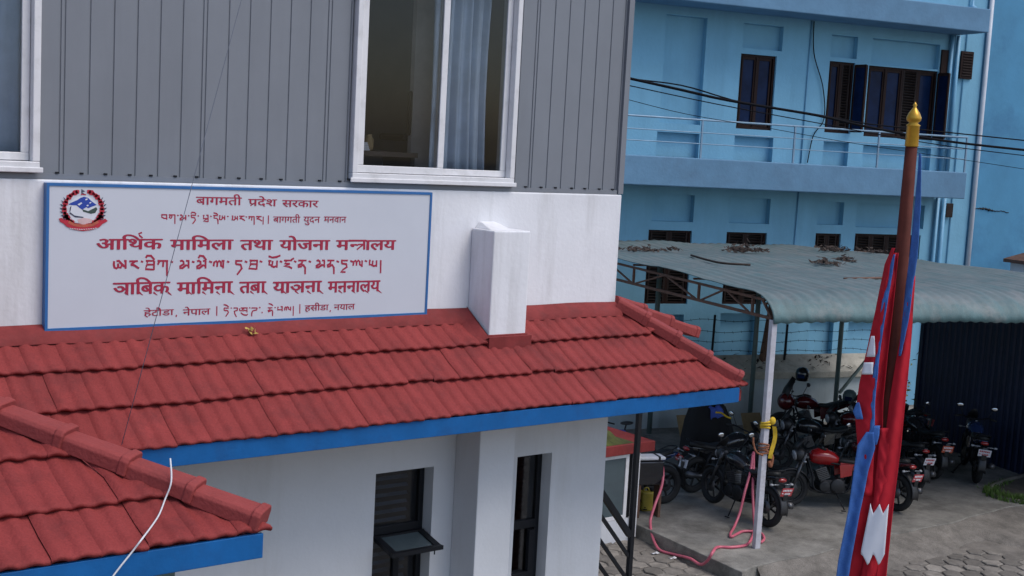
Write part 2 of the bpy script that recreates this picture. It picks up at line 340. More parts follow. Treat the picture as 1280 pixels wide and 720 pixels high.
# floor slabs close the storeys
fs = MB(); fs.box(W(WX0) + .21, W(WX1) - .21, .25, 6.79, 3.6, 3.85); fs.build('floor_slab', M['room'], ob)
# --- white band with small ledge at its top edge and buttress
bandz0, bandz1 = 3.9, 5.205
bn = MB(); bn.box(W(WX0), W(WX1), 0, .25, bandz0 + .001, bandz1); bn.box(W(WX1) - .25, W(WX1), .251, 7, bandz0 + .001, bandz1)
bno = bn.build('white_band', M['white'], ob, bevel=.012)
bt = MB()
x0, x1, yf = W(6.475), W(6.872), Y(8.67)
bt.loft([[(x0, yf, 3.75), (x1, yf, 3.75), (x1, -.002, 3.75), (x0, -.002, 3.75)], [(x0, yf, 4.885), (x1, yf, 4.885), (x1, -.002, 4.885), (x0, -.002, 4.885)]], smooth=False)
bt.build('buttress', M['white'], ob, bevel=.012)
bs = MB(); bs.loft([[(x0 + .03, yf + .08, 4.884), (x1 - .12, yf + .08, 4.884), (x1 - .12, -.002, 4.884), (x0 + .03, -.002, 4.884)], [(x0 + .08, -.06, 4.93), (x1 - .16, -.06, 4.93), (x1 - .16, -.002, 4.945), (x0 + .08, -.002, 4.945)]], smooth=False)
bs.build('buttress_cap', M['white'], ob, bevel=.01)
# --- ribbed cladding: standing seams modelled in the profile
cl = MB(); xs = []; first = 2.945
prof = []
x = WX0
seams = []
n0 = int((WX0 - first) / 1.04) - 1
for n_ in range(n0, 8):
    b_ = first + 1.04 * n_
    seams += [b_ - .014, b_ + .016] + [b_ + .19 + .17 * k for k in range(5)]
seams = [s_ for s_ in sorted(seams) if WX0 + .05 < s_ < WX1 - .03]
pts = [(WX0, 0.)]
for s_ in seams: pts += [(s_ - .007, 0.), (s_ - .004, .008), (s_ + .003, .008), (s_ + .007, 0.)]
pts += [(WX1 - .0, 0.)]
win = [(5.235, 6.905, 5.26, 7.08), (1.10, 2.80, 5.265, 7.08)]
def clad_strip(z0, z1, xa, xb):
    q = [(xa, 0.)] + [p for p in pts if xa < p[0] < xb] + [(xb, 0.)]
    cl.grid([[(W(p[0]), .028 + p[1], z) for p in q] for z in (z0, z1)], smooth=False)
zc0, zc1 = 5.212, 8.6
clad_strip(zc0, win[0][2], WX0, WX1)
clad_strip(win[0][2], win[0][3], WX0, win[1][0]); clad_strip(win[0][2], win[0][3], win[1][1], win[0][0]); clad_strip(win[0][2], win[0][3], win[0][1], WX1)
clad_strip(win[0][3], zc1, WX0, WX1)
cl.build('cladding', M['clad'], ob, fix=False)
ex = MB(); ex.box(W(WX1) - .05, W(WX1) + .012, .0, .06, 5.212, 8.6); ex.box(W(WX1) - .03, W(WX1) + .002, .061, 7, 5.212, 8.6)
for z0_, z1_ in ((5.212, 8.6),): pass
ex.box(W(WX0), W(WX0) + .05, .05, 6.9, 5.212, 8.6); ex.box(W(WX0) + .06, W(WX1) - .06, 6.9, 7, 5.212, 8.6)
ex.build('corner_trim', M['clad'], ob)
rf = MB(); rf.box(W(WX0) - .1, W(WX1) + .1, -.1, 7.1, 8.605, 8.75); rf.build('flat_roof', M['clad'], ob)
ft = MB(); ft.box(W(WX0), W(WX1) - .06, .008, .026, 5.207, 5.245); ft.build('bottom_flashing', M['clad'], ob)
sm_ = MB(); sm_.box(0, .022, .002, .02, 5.246, 5.259); s0_ = sm_.build('screw', M['black'], ob); s0_.location.x = W(WX0 + .15)
for i in range(1, 70):
    x = WX0 + .15 + i * .173 + random.uniform(-.01, .01)
    if x < WX1 - .1 and x > 1.5: c_ = s0_.copy(); col.objects.link(c_); c_.location.x = W(x)
# --- room behind the upper windows
ro = MB(); ro.box(W(-1), W(8.0), 3.2, 3.3, 5.2, 8.3); ro.box(W(-1), W(8.0), .2, 3.2, 8.3, 8.4); ro.box(W(-1.1), W(-1), .2, 3.3, 5.2, 8.3); ro.box(W(8.0), W(8.1), .2, 3.3, 5.2, 8.3)
ro.box(W(3.2), W(3.3), .2, 3.2, 5.2, 8.3); ro.build('room_wall', M['room'], ob)
rfl = MB(); rfl.box(W(-1), W(8.0), .26, 3.2, 5.1, 5.2); rfl.build('room_floor', M['roomfloor'], ob)
# --- sliding windows
def sliding(name, x0, x1, z0, z1, meet):
    fr = MB(); t = .05; yo, yi = -.03, .10
    fr.box(W(x0), W(x1), yo, yi, z0, z0 + t); fr.box(W(x0), W(x1), yo, yi, z1 - t, z1); fr.box(W(x0), W(x0) + t, yo, yi, z0 + t, z1 - t); fr.box(W(x1) - t, W(x1), yo, yi, z0 + t, z1 - t)
    fr.box(W(x0) - .02, W(x1) + .02, yo - .012, yo - .001, z0 - .025, z0 + .012)
    fo = fr.build('window', M['upvc'], ob, bevel=.006)
    def sash(xa, xb, ya, t2=.055):
        s = MB(); za, zb = z0 + t + .004, z1 - t - .004
        s.box(W(xa), W(xb), ya, ya + .03, za, za + t2); s.box(W(xa), W(xb), ya, ya + .03, zb - t2, zb); s.box(W(xa), W(xa) + t2, ya, ya + .03, za + t2, zb - t2); s.box(W(xb) - t2, W(xb), ya, ya + .03, za + t2, zb - t2)
        s.build('sash', M['upvc'], fo, bevel=.005)
        p = MB(); p.box(W(xa) + t2, W(xb) - t2, ya + .012, ya + .016, za + t2, zb - t2); p.build('pane', M['glass'], fo)
    sash(x0 + t + .003, meet + .03, -.005, .06); sash(meet - .025, x1 - t - .003, .04)
    rv = MB(); rv.box(W(x0), W(x1), .102, .25, z0 - .05, z0); rv.box(W(x0) - .04, W(x0), .102, .25, z0, z1); rv.box(W(x1), W(x1) + .04, .102, .25, z0, z1); rv.build('reveal', M['upvc'], fo)
    return fo
sliding('window', 5.25, 6.89, 5.275, 7.07, 6.115)
sliding('window', 1.115, 2.785, 5.275, 7.07, 1.9)
# --- curtains and things in the room
def curtain(x0, x1, y, z0, z1, label, taper=0., seed=1):
    r = random.Random(seed); n = 70; rows = []
    ph = [r.uniform(0, 6.28) for _ in range(4)]
    for j in range(12):
        t = j / 11; row = []
        for i in range(n + 1):
            s = i / n; xx = x0 + (x1 - x0) * (s - taper * math.sin(t * math.pi) * .3 * (s - .2))
            yy = y + .035 * math.sin(s * 34 + ph[0]) + .02 * math.sin(s * 57 + ph[1] + t) + .015 * math.sin(s * 9 + ph[2] + 2 * t)
            row.append((xx, yy, z1 + (z0 - z1) * t))
        rows.append(row)
    m = MB(); m.grid(rows); o = m.build('curtain', M['curtain'], solid=.004, fix=False); tag(o, label, 'curtain'); return o
curtain(6.17, 6.74, 9.26, 5.31, 7.3, 'pale blue grey curtain hanging beside a white tassel in the big sliding window', .25, 3)
curtain(1.75, 2.735, 9.24, 5.31, 7.3, 'blue curtain filling the pane of the window nearer the signboard emblem', 0, 5)
tb = MB(); tb.ell((6.225, 9.16, 5.84), (.03, .02, .075), 10, 8); tb.tube([(6.225, 9.17, 6.3), (6.225, 9.17, 5.85)], .003, 5); tb.tube([(6.225, 9.17, 5.8), (6.225, 9.17, 5.34)], .003, 5)
tag(tb.build('curtain_tassel', M['wirewhite']), 'white tassel hanging on a cord beside the pale curtain', 'tassel')
wp = MB(); wp.obox((at_y(527, 100, 9.75).x, 9.75, 6.4), (.10, 0, 0), (0, .03, 0), (0, 0, 1.15)); 
tag(wp.build('cupboard', M['roomwood']), 'tall beige cupboard standing inside the room behind the big sliding window', 'cupboard')
ch = thing('office_chair', 'dark chair back seen through the big sliding window', 'chair', (6.45, 9.75, 5.2))
m = MB(); m.box(-.2, .2, -.02, .03, .45, .85); m.build('backrest', M['black'], ch, bevel=.03)
m = MB(); m.box(-.22, .22, .031, .45, .40, .46); m.build('seat', M['black'], ch, bevel=.02)
m = MB(); m.tube([(0, .2, 0.001), (0, .2, .4)], .03, 8); m.box(-.2, .2, .18, .22, 0, .04); m.build('leg', M['black'], ch)
dk = thing('desk', 'cluttered desk just inside the big sliding window', 'desk', (5.75, 9.6, 5.2))
m = MB(); m.box(-.4, .4, -.2, .3, .26, .30); m.build('tabletop', M['roomfloor'], dk)
for sx in (-.36, .36):
    m = MB(); m.box(sx - .02, sx + .02, -.18, .28, 0, .26); m.build('leg', M['black'], dk)
for i, (x, c_, h, lb, ct) in enumerate(((5.62, 'paper', .07, 'small white paper heap lying on the desk inside the window', 'papers'), (5.72, 'cardboard', .14, 'brown jar standing on the desk inside the window', 'jar'))):
    m = MB()
    if i == 0:
        for q in range(5): m.obox((x, 9.5, 5.51 + q * .014), (.07, .01 * q, 0), (0, .05, 0), (0, 0, .006))
    else: m.lathe([(.03, 0), (.04, .03), (.04, .1), (.025, .12), (.028, .14)], (x, 9.52, 5.501))
    tag(m.build('paper_heap' if i == 0 else 'jar', M[c_]), lb, ct)
# --- lower windows: black aluminium in deep openings
def low_window(xa, xb, za, zb, hopper):
    y = .14; fr = MB(); t = .05
    fr.box(W(xa), W(xb), y, y + .06, za, za + t); fr.box(W(xa), W(xb), y, y + .06, zb - t, zb); fr.box(W(xa), W(xa) + t, y, y + .06, za + t, zb - t); fr.box(W(xb) - t, W(xb), y, y + .06, za + t, zb - t)
    zm = 2.24 if hopper else 2.08
    fr.box(W(xa) + t, W(xb) - t, y - .004, y + .05, zm - .04, zm + .04)
    if hopper: fr.box(W(xa) + .3, W(xa) + .36, y - .003, y + .05, za + t, zm - .04)
    else: fr.box(W(xa) + t, W(xb) - t, y - .02, y + .03, za + t, za + .12); fr.box(W(xb) - .12, W(xb) - t, y - .02, y + .03, za + .12, zm - .06)
    fo = fr.build('window', M['black'], ob, bevel=.004)
    p = MB(); p.box(W(xa) + t, W(xb) - t, y + .02, y + .026, za + t, zb - t); p.build('pane', M['smoke'], fo)
    bl = MB()
    for i in range(int((zb - za - .1) / .075)):
        z = za + .08 + i * .075; bl.obox((W((xa + xb) / 2) - .03, y + .09, z), ((xb - xa) / 2 - .09, 0, 0), (0, .012, .012), (0, -.002, .002))
    bl.build('blind', M['rail'] if hopper else M['louver'], fo)
    bk = MB(); bk.box(W(xa) - .05, W(xb) + .05, .245, .26, za - .05, zb + .05); bk.build('dark_room_sheet', M['black'], fo)  # black sheet closing the opening, stands in for the unlit room
    sl = MB(); sl.box(W(xa), W(xb), .0, .139, za - .012, za + .003); sl.build('sill', M['white_dim'], fo)
    if hopper:
        h = MB(); z = 2.16; a0, a1 = W(xa) + .06, W(xb) - .02; y0 = -.22; dz = -.02
        for (c_, ax, ay) in ((((a0 + a1) / 2, y0 + .02, z - .02), ((a1 - a0) / 2, 0, 0), (0, .03, -.002)), (((a0 + a1) / 2, y - .03, z + .04), ((a1 - a0) / 2, 0, 0), (0, .03, -.002))):
            h.obox(c_, ax, ay, (0, 0, .018))
        for xx in (a0 + .03, a1 - .03): h.obox((xx, (y0 + y - .03) / 2 + .01, z + .01), (.03, 0, 0), (0, (y - y0) / 2 - .04, .03), (0, 0, .017))
        ho = h.build('open_sash', M['black'], fo)
        p = MB(); p.obox(((a0 + a1) / 2, (y0 + y) / 2 - .005, z + .012), ((a1 - a0) / 2 - .05, 0, 0), (0, (y - y0) / 2 - .05, .03), (0, 0, .003)); p.build('pane', M['frost'], ho)
        st = MB(); st.tube([(a1 - .05, y0 + .05, z - .04), (a1 - .05, y0 + .05, z - .09)], .006, 6); st.build('handle', M['black'], ho)
    return fo
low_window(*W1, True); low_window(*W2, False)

# ================================================================== TILED ROOFS
def tile_courses(mb, tones, x0, x1, P, courses, clip, pitch_d, seed):
    """P(x, d) -> point on the roof plane, d = metres up the slope; pitch_d = unit normal of the slope"""
    r = random.Random(seed); n = Vector(pitch_d); w_ = .25
    for (d0, d1) in courses:
        x = x0 - r.uniform(0, .2); drift = 0.
        while x < x1:
            drift = drift * .7 + r.uniform(-.006, .006)
            jd = drift + (r.uniform(.015, .025) if r.random() < .05 else 0); jz = r.uniform(-.0015, .0015) + (.006 if r.random() < .08 else 0); jr = r.uniform(-.002, .002); tn = r.uniform(.95, 1.04)
            nx = 20; rows = []
            for (d, lift, k) in ((d0 + jd + .05, .004 + (.012 if d0 > .01 else 0), .3), (d0 + jd + .004, .018, .8), (d0 + jd - .005, .034, 1), (d0 + jd, .046, 1), (d0 + jd + .012, .050, 1), (d0 + jd + .05, .046, 1), ((d0 + d1) / 2, .022, 1), (d1 + .04, .004, 1)):
                row = []
                for i in range(nx + 1):
                    xx = x + w_ * i / nx; ph = (i / nx * 2) % 1.0 if i < nx else 0.
                    big = .017 if i < nx / 2 else .014
                    hh = big * math.sin(math.pi * min(1, ph / .72)) ** .9 if ph < .72 else .0
                    lim = clip(d); cxx = max(min(xx, lim[1]), lim[0])
                    row.append(Vector(P(cxx, d)) + n * (lift + jz + jr * (i / nx - .5) * 2 + hh * k))
                rows.append(row)
            if rows[1][0].x < rows[1][-1].x - .004 or rows[7][0].x < rows[7][-1].x - .004:
                nb = len(mb.v); mb.grid(rows); tones += [tn] * (len(mb.v) - nb)
            x += w_ - .001
def set_tone(o, tones):
    ca = o.data.color_attributes.new('tone', 'FLOAT_COLOR', 'POINT')
    for i, t_ in enumerate(tones): ca.data[i].color = (t_, t_, t_, 1)
def ridge_cap(a, b, wd, ht, mat, parent, lipw=.010, n_up=None):
    a, b = Vector(a), Vector(b); d = (b - a).normalized(); side = d.cross(Vector((0, 0, 1))).normalized(); up = side.cross(d)
    def ring(p, w_, h): return [p + side * (-w_) - up * .03, p + side * (-w_) + up * (h * .62), p + side * (-w_ * .84) + up * (h * .93), p + side * (-w_ * .6) + up * h, p + side * (w_ * .6) + up * h, p + side * (w_ * .84) + up * (h * .93), p + side * w_ + up * (h * .62), p + side * w_ - up * .03]
    L = (b - a).length
    m = MB(); m.loft([ring(a, wd * .9, ht * .85), ring(b - d * .055, wd, ht), ring(b - d * .05, wd + lipw, ht + lipw), ring(b - d * .012, wd + lipw, ht + lipw), ring(b, wd + lipw * .6, ht + lipw * .5)], smooth=False)
    return m.build('ridge_cap', mat, parent, bevel=.006)
# main skirt roof
ey, ez, ty, tz = 8.05, 3.455, 9.0, 4.13
L1 = math.hypot(ty - ey, tz - ez); ud = Vector((0, (ty - ey) / L1, (tz - ez) / L1)); un = Vector((0, -ud.z, ud.y))
CX = 9.07
def P1(x, d): return (x - 2, ey - 9 + ud.y * d, ez + ud.z * d)
def clip1(d): return (WX0 - 2 + 2, CX - (CX - 8.2) * min(1, max(0, d) / L1))
t1 = MB(); tn1 = []
tile_courses(t1, tn1, WX0, CX, P1, [(0.0, .40), (.38, .78), (.75, 1.09)], clip1, un, 4)
rt = t1.build('roof_tiles', M['tile'], ob, fix=False); set_tone(rt, tn1)
# deck below the tiles, soffit, side slope
dk_ = MB(); dk_.add([lc((WX0, ey + .03, ez - .02)), lc((CX - .03, ey + .03, ez - .02)), lc((8.2, 8.999, tz - .02)), lc((WX0, 8.999, tz - .02)), lc((WX0, ey + .03, ez - .12)), lc((CX - .03, ey + .03, ez - .12)), lc((8.2, 8.999, ez - .12)), lc((WX0, 8.999, ez - .12))],
    [(0, 1, 2, 3), (4, 7, 6, 5), (0, 4, 5, 1), (1, 5, 6, 2), (0, 3, 7, 4), (2, 6, 7, 3)])
dk_.build('roof_deck', M['flash'], ob)
# side slope seen only as a sliver beyond the hip
sp = MB(); sp.add([lc((CX - .02, ey + .05, ez)), lc((8.22, 9.0, tz)), lc((9.30, 9.06, 3.74)), lc((CX - .02, ey + .05, ez - .12)), lc((8.22, 9.0, ez - .12)), lc((9.30, 9.06, ez - .1))], [(0, 1, 2), (3, 5, 4), (0, 2, 5, 3), (0, 3, 4, 1), (1, 4, 5, 2)])
sp.build('side_slope', M['flash'], ob)
hipb, hipa = Vector(lc((CX - .04, ey + .05, ez + .05))), Vector(lc((8.22, 8.99, tz + .03)))
for i in range(4):
    t0, t_1 = (i - .12) / 4, (i + 1) / 4
    ridge_cap(hipa.lerp(hipb, max(t0, 0)), hipa.lerp(hipb, t_1) + Vector((0, 0, .012)), .095, .085, M['cap'], ob)
va, vb = Vector(lc((8.22, 9.06, tz + .05))), Vector(lc((9.36, 9.07, 3.80)))
for i in range(3): ridge_cap(va.lerp(vb, max((i - .12) / 3, 0)), va.lerp(vb, (i + 1) / 3) + Vector((0, 0, .01)), .09, .075, M['cap'], ob)
fa = MB(); fa.box(W(WX0), W(8.965), Y(8.035), Y(8.065), 3.335, 3.474); fa.box(W(8.935), W(8.965), Y(8.066), Y(8.98), 3.335, 3.452); fa.build('fascia', M['fascia'], ob, bevel=.004)
# red mortar flashings along the wall foot and round the buttress
fl = MB()
def flash_strip(xa, xb):
    n = 40; rows = []
    for (yy, zz) in ((-.004, 4.19), (-.014, 4.185), (-.05, 4.165), (-.11, 4.115), (-.125, 4.07)):
        rows.append([(W(xa + (xb - xa) * i / n), yy, zz + .004 * math.sin(i * .45 * (xb - xa) / 3 + xa * 5)) for i in range(n + 1)])
    fl.grid(rows)
flash_strip(WX0, 6.46); flash_strip(6.885, 8.2)
def rz_(y): return tz + (y - 9) * (tz - ez) / (ty - ey)
xa, xb, yb = W(6.475), W(6.872), Y(8.67)
for hgt, out in ((.10, .012),):
    fl.add([(xa - .012, yb - .012, rz_(8.67) - .05), (xb + .012, yb - .012, rz_(8.67) - .05), (xb + .012, yb - .012, rz_(8.67) + .095), (xa - .012, yb - .012, rz_(8.67) + .095)], [(0, 1, 2, 3)])
    fl.add([(xa - .014, yb - .012, rz_(8.67) - .03), (xa - .014, -.005, 4.1), (xa - .014, -.005, 4.2), (xa - .014, yb - .012, rz_(8.67) + .095)], [(0, 1, 2, 3)])
    fl.add([(xa - .013, yb - .012, rz_(8.67) + .095), (xb + .012, yb - .012, rz_(8.67) + .095), (xb + .012, yb + .002, rz_(8.67) + .10), (xa - .013, yb + .002, rz_(8.67) + .10)], [(0, 1, 2, 3)])
    fl.add([(xa - .10, -.02, 4.10), (xa - .014, -.02, 4.19), (xa - .014, yb - .05, rz_(8.67) + .06), (xa - .12, yb, rz_(8.67) + .035)], [(0, 1, 2, 3)])
    fl.box(xa - .03, xb + .03, yb - .05, yb - .001, rz_(8.62) - .05, rz_(8.67) + .085)
    fl.add([(xa - .03, yb - .05, rz_(8.67) + .085), (xa - .10, yb - .02, rz_(8.67) + .05), (xa - .09, -.02, 4.16), (xa - .03, -.02, 4.185)], [(0, 1, 2, 3)])
    fl.add([(xa - .10, yb - .02, rz_(8.67) + .05), (xa - .17, yb + .0, rz_(8.67) + .02), (xa - .17, -.02, 4.11), (xa - .09, -.02, 4.16)], [(0, 1, 2, 3)])
fl.build('mortar_flashing', M['flash'], ob, fix=True)

# ================================================================== PORCH (red tiled roof in the foreground)
PYE, PZE, PXE = 6.2, 3.41, 3.20
po = thing('porch', 'small red tiled porch roof with a white cable hanging over its ridge', 'porch', (1, 6.5, 0))
ps = .435; L2 = math.hypot(1, ps); pud = Vector((0, 1 / L2, ps / L2)); pun = Vector((0, -pud.z, pud.y))
PD = 2.5                                     # plan depth to the ridge
def P2(x, d): return (x - 1, PYE - 6.5 + pud.y * d, PZE + pud.z * d)
def clip2(d): return (-1.5, PXE - pud.y * max(0, d))
t2 = MB(); tn2 = []
tile_courses(t2, tn2, -.4, PXE + .1, P2, [(0, .40), (.38, .85), (.83, 1.29), (1.27, 1.73), (1.71, 2.17), (2.15, 2.6)], clip2, pun, 9)
o = t2.build('roof_tiles', M['tile'], po, fix=False); set_tone(o, tn2)
top = PZE + ps * PD
dk2 = MB(); A = [(-.4, PYE + .03, PZE - .02), (PXE - .09, PYE + .03, PZE - .02), (PXE - PD, PYE + PD, top - .03), (-.4, PYE + PD, top - .03), (PXE - .09, PYE + 2.7, PZE - .02)]
B = [(x, y, PZE - .14) for x, y, z in A]
dk2.add([(x - 1, y - 6.5, z) for x, y, z in A + B], [(0, 1, 2, 3), (1, 4, 2), (5, 8, 7, 6), (0, 5, 6, 1), (1, 6, 9, 4), (4, 9, 7, 2), (2, 7, 8, 3), (0, 3, 8, 5)])
dk2.build('roof_deck', M['flash'], po)
pa, pb = Vector((PXE - 1 - 2.45, PYE - 6.5 + 2.45, PZE + ps * 2.45 + .06)), Vector((PXE - 1 - .03, PYE - 6.5 + .03, PZE + .05))
for i in range(9): ridge_cap(pa.lerp(pb, max((i - .12) / 9, 0)), pa.lerp(pb, (i + 1) / 9) + Vector((0, 0, .014)), .092, .07, M['cap'], po)
fa2 = MB(); fa2.box(-1.4, PXE - 1 - .05, PYE - 6.5 - .015, PYE - 6.5 + .015, PZE - .125, PZE + .014); fa2.box(PXE - 1 - .08, PXE - 1 - .05, PYE - 6.5 + .016, 2.4, PZE - .125, PZE - .004)
fa2.build('fascia', M['fascia'], po, bevel=.004)
pw = MB(); pw.box(-1.3, PXE - 1 - .55, .05, .25, -.05, 3.28); pw.build('wall', M['white_dim'], po)
pc_ = MB(); pc_.box(PXE - 1 - .53, PXE - 1 - .40, .05, .18, -.05, 3.28); pc_.build('column', M['steel'], po)
# cables lying over roofs
def tube_thing(name, pts, r, mat, label, cat, n=6, group=None):
    m = MB(); m.tube(pts, r, n); return tag(m.build(name, M[mat]), label, cat, group)
def smooth_path(P, k=6):
    P = [Vector(p) for p in P]; out = []
    for i in range(len(P) - 1):
        p0, p1, p2, p3 = P[max(i - 1, 0)], P[i], P[i + 1], P[min(i + 2, len(P) - 1)]
        for j in range(k):
            t = j / k; out.append(.5 * ((2 * p1) + (p2 - p0) * t + (2 * p0 - 5 * p1 + 4 * p2 - p3) * t * t + (3 * p1 - p0 - 3 * p2 + p3) * t ** 3))
    return out + [P[-1]]
a_, b_ = at_y(303, -5, 8.55), at_y(152, 556, 7.98)
tube_thing('thin_cable', [a_ + (at_y(340, -150, 8.7) - a_), a_, a_.lerp(b_, .5) + Vector((0, -.0, -.012)), b_], .0026, 'wiregrey', 'thin grey cable running down across the cladding and the signboard', 'cable', 5)
def on_porch(u, v, off=.03):
    n = Vector((0, -ps, 1)).normalized(); k = n.dot(Vector((0, PYE, PZE))) + off; return on_plane(u, v, n, k)
q0 = at_y(217, 589, on_porch(214, 600, .12).y)
tube_thing('white_cable', smooth_path([q0 + Vector((0, .05, .06)), on_porch(214, 602, .13), on_porch(206, 625, .05), on_porch(199, 643, .045), on_porch(190, 657, .06), at_y(178, 673, PYE - .05), at_y(165, 690, PYE - .05), at_y(140, 722, PYE - .06), at_y(100, 780, PYE - .06)]), .005, 'wirewhite', 'white cable draped over the ridge of the foreground porch roof', 'cable')
fw = MB()
for i in range(16):
    c = at_y(313 + random.uniform(-6, 6), 413 + random.uniform(-4, 4), 8.86) ; d = Vector((random.gauss(0, 1), random.gauss(0, 1), random.gauss(0, 1))).normalized(); e = d.orthogonal()
    fw.add([c - e * .008, c + d * .028, c + e * .008, c - d * .008], [(0, 1, 2, 3)])
tag(fw.build('dried_flower', M['dried'], fix=False), 'small dried yellow flower stuck below the signboard edge', 'flower')

# ================================================================== SIGNBOARD
SY = 8.94
TL, TR, BL, BR = at_y(59, 226.6, SY), at_y(539.9, 242.1, SY), at_y(54.6, 412.6, SY), at_y(533.4, 394.8, SY)
sx0, sx1 = (TL.x + BL.x) / 2, (TR.x + BR.x) / 2; sz1, sz0 = (TL.z + TR.z) / 2, (BL.z + BR.z) / 2
sg = thing('signboard', 'wide white signboard with a blue border and red lettering fixed to the white wall', 'signboard', (sx0, SY, sz0))
def sp_(u, v): p = at_y(u, v, SY); return p.x - sx0, p.z - sz0
m = MB(); m.box(.012, sx1 - sx0 - .012, 0, .055, .012, sz1 - sz0 - .012); m.build('panel', M['sign'], sg)
m = MB(); w_, h_ = sx1 - sx0, sz1 - sz0; t = .02
m.box(0, w_, -.006, .056, 0, t); m.box(0, w_, -.006, .056, h_ - t, h_); m.box(0, t, -.006, .056, t, h_ - t); m.box(w_ - t, w_, -.006, .056, t, h_ - t); m.build('border', M['signblue'], sg)
def glyph_mesh(text, bold):
    c = bpy.data.curves.new('g', 'FONT'); c.body = text; c.size = 1; c.offset = bold; c.resolution_u = 4; c.fill_mode = 'FRONT'
    o = bpy.data.objects.new('g', c); col.objects.link(o); dg = bpy.context.evaluated_depsgraph_get(); dg.update()
    e = o.evaluated_get(dg); me = e.to_mesh(); b = bmesh.new(); b.from_mesh(me); e.to_mesh_clear()
    bpy.data.objects.remove(o); bpy.data.curves.remove(c); return b
HEAD = None
def head_height():
    b = glyph_mesh('\u093e', 0); h = max(v.co.z if abs(v.co.z) > abs(v.co.y) else v.co.y for v in b.verts); b.free(); return h
HEAD = head_height()
def lay_word(mb, text, u0, u1, vh, vb, bold=0., cut=None):
    """a word whose ink spans pixels u0..u1, headline at row vh (measured at its middle), base at row vb"""
    b = glyph_mesh(text, 0)
    if cut is not None:
        mx = max(v.co.x for v in b.verts); bmesh.ops.bisect_plane(b, geom=b.verts[:] + b.edges[:] + b.faces[:], plane_co=(mx * cut, 0, 0), plane_no=(1, 0, 0), clear_outer=True)
    b.verts.index_update(); b.verts.ensure_lookup_table()
    xa, xb = min(v.co.x for v in b.verts) - bold, max(v.co.x for v in b.verts) + bold
    um = (u0 + u1) / 2; X0, _ = sp_(u0, vh); X1, _ = sp_(u1, vh); _, zh = sp_(um, vh); _, zb = sp_(um, vb)
    isl = {}; n = 0
    for v in b.verts:
        if v.index in isl: continue
        st = [v]; isl[v.index] = n
        while st:
            q = st.pop()
            for e in q.link_edges:
                r = e.other_vert(q)
                if r.index not in isl: isl[r.index] = n; st.append(r)
        n += 1
    sh_ = ((0, 0),) if not bold else ((0, 0), (-bold, 0), (bold, 0), (0, bold * .45), (0, -bold * .45), (-bold * .5, 0), (bold * .5, 0))
    for j, (ox, oy) in enumerate(sh_):
        vs = [(X0 + (v.co.x + ox - xa) / (xb - xa) * (X1 - X0), -.0012 - .0002 * (isl[v.index] % 5) - .001 * j / max(1, len(sh_) - 1) * .95 - (.00003 * j), zb + (v.co.y + oy) / HEAD * (zh - zb)) for v in b.verts]
        mb.add(vs, [tuple(v.index for v in f.verts) for f in b.faces])
    b.free()
DEP = [0]
def stroke(mb, pts, wd, y=None):
    """flat brush stroke through (x, z) sign points"""
    DEP[0] += 1; y = -.0009 - .00013 * (DEP[0] % 11); n = len(pts); L = []; Rr = []
    for i, p in enumerate(pts):
        a_, b_ = pts[max(i - 1, 0)], pts[min(i + 1, n - 1)]; dx, dz = b_[0] - a_[0], b_[1] - a_[1]; l = math.hypot(dx, dz) or 1
        ww = wd[i] if isinstance(wd, (list, tuple)) else wd
        L.append((p[0] - dz / l * ww / 2, y, p[1] + dx / l * ww / 2)); Rr.append((p[0] + dz / l * ww / 2, y, p[1] - dx / l * ww / 2))
    mb.add(L + Rr, [(i, i + 1, n + i + 1, n + i) for i in range(n - 1)])
def pxs(mb, pts, wd): stroke(mb, [sp_(*p) for p in pts], wd)
def word(text, u0, u1, vh, vb, bold=0., strokes=()):
    m = MB(); lay_word(m, text, u0, u1, vh, vb, bold)
    for pts_, wd_ in strokes: pxs(m, pts_, wd_)
    m.build('word', M['letter'], sg, fix=False)
# row 1
word('बागमती', 244.9, 302.5, 246.5, 256.0, .016); word('पदेश', 310.3, 346.3, 249, 257.4, .016, [([(319.2, 253.0), (316, 255), (313, 257.3)], .009)]); word('सरकार', 352.7, 398.3, 250.5, 258.8, .016)
# row 3 (bold)
B = .030
word('आिथक', 120.3, 203.7, 298.8, 311.6, B, [([(178.2, 297.5), (174.6, 294.6), (173.5, 292.0), (177.5, 290.6)], .012)])
word('मािमला', 212.6, 292.2, 299.6, 312.0, B); word('तथा', 300.2, 341.6, 300, 312.2, B); word('योजना', 349.3, 412.9, 300.2, 312.4, B)
r3 = MB(); lay_word(r3, 'म', 420, 437.5, 300.3, 312.3, B); lay_word(r3, 'न', 437, 446.5, 300.3, 312.3, B, cut=.62); lay_word(r3, 'ालय', 456, 495.4, 300.3, 312.2, B)
pxs(r3, [(436, 300.8), (458, 300.8)], .016); pxs(r3, [(455.2, 300.5), (455.2, 312)], .02); pxs(r3, [(454.6, 305.3), (448, 305.6), (445.6, 307)], .012); pxs(r3, [(453.5, 306.2), (449.5, 309), (446, 312)], .012)
r3.build('word', M['letter'], sg, fix=False)
# row 5 (bold, brush like script with tails)
for (t_, u0, u1) in (('ञािबक', 141, 213), ('मािमना', 220.9, 291.3), ('तबा', 299, 333), ('याञना', 341, 402.6), ('मननालय', 409.8, 475.6)):
    um = (u0 + u1) / 2; vh = 353.2 - (um - 141) * .0065; vb = 367.6 - (um - 141) * .0095
    k_ = max(2, int((u1 - u0) / 15)); st_ = []
    for i in range(k_):
        u = u0 + (i + 1) * (u1 - u0) / k_ - 1; st_.append(([(u - 2.2, vb - 2), (u, vb - .2), (u + 2.6, vb + 1.8)], [.014, .010, .003]))
    word(t_, u0, u1, vh, vb, B, st_)
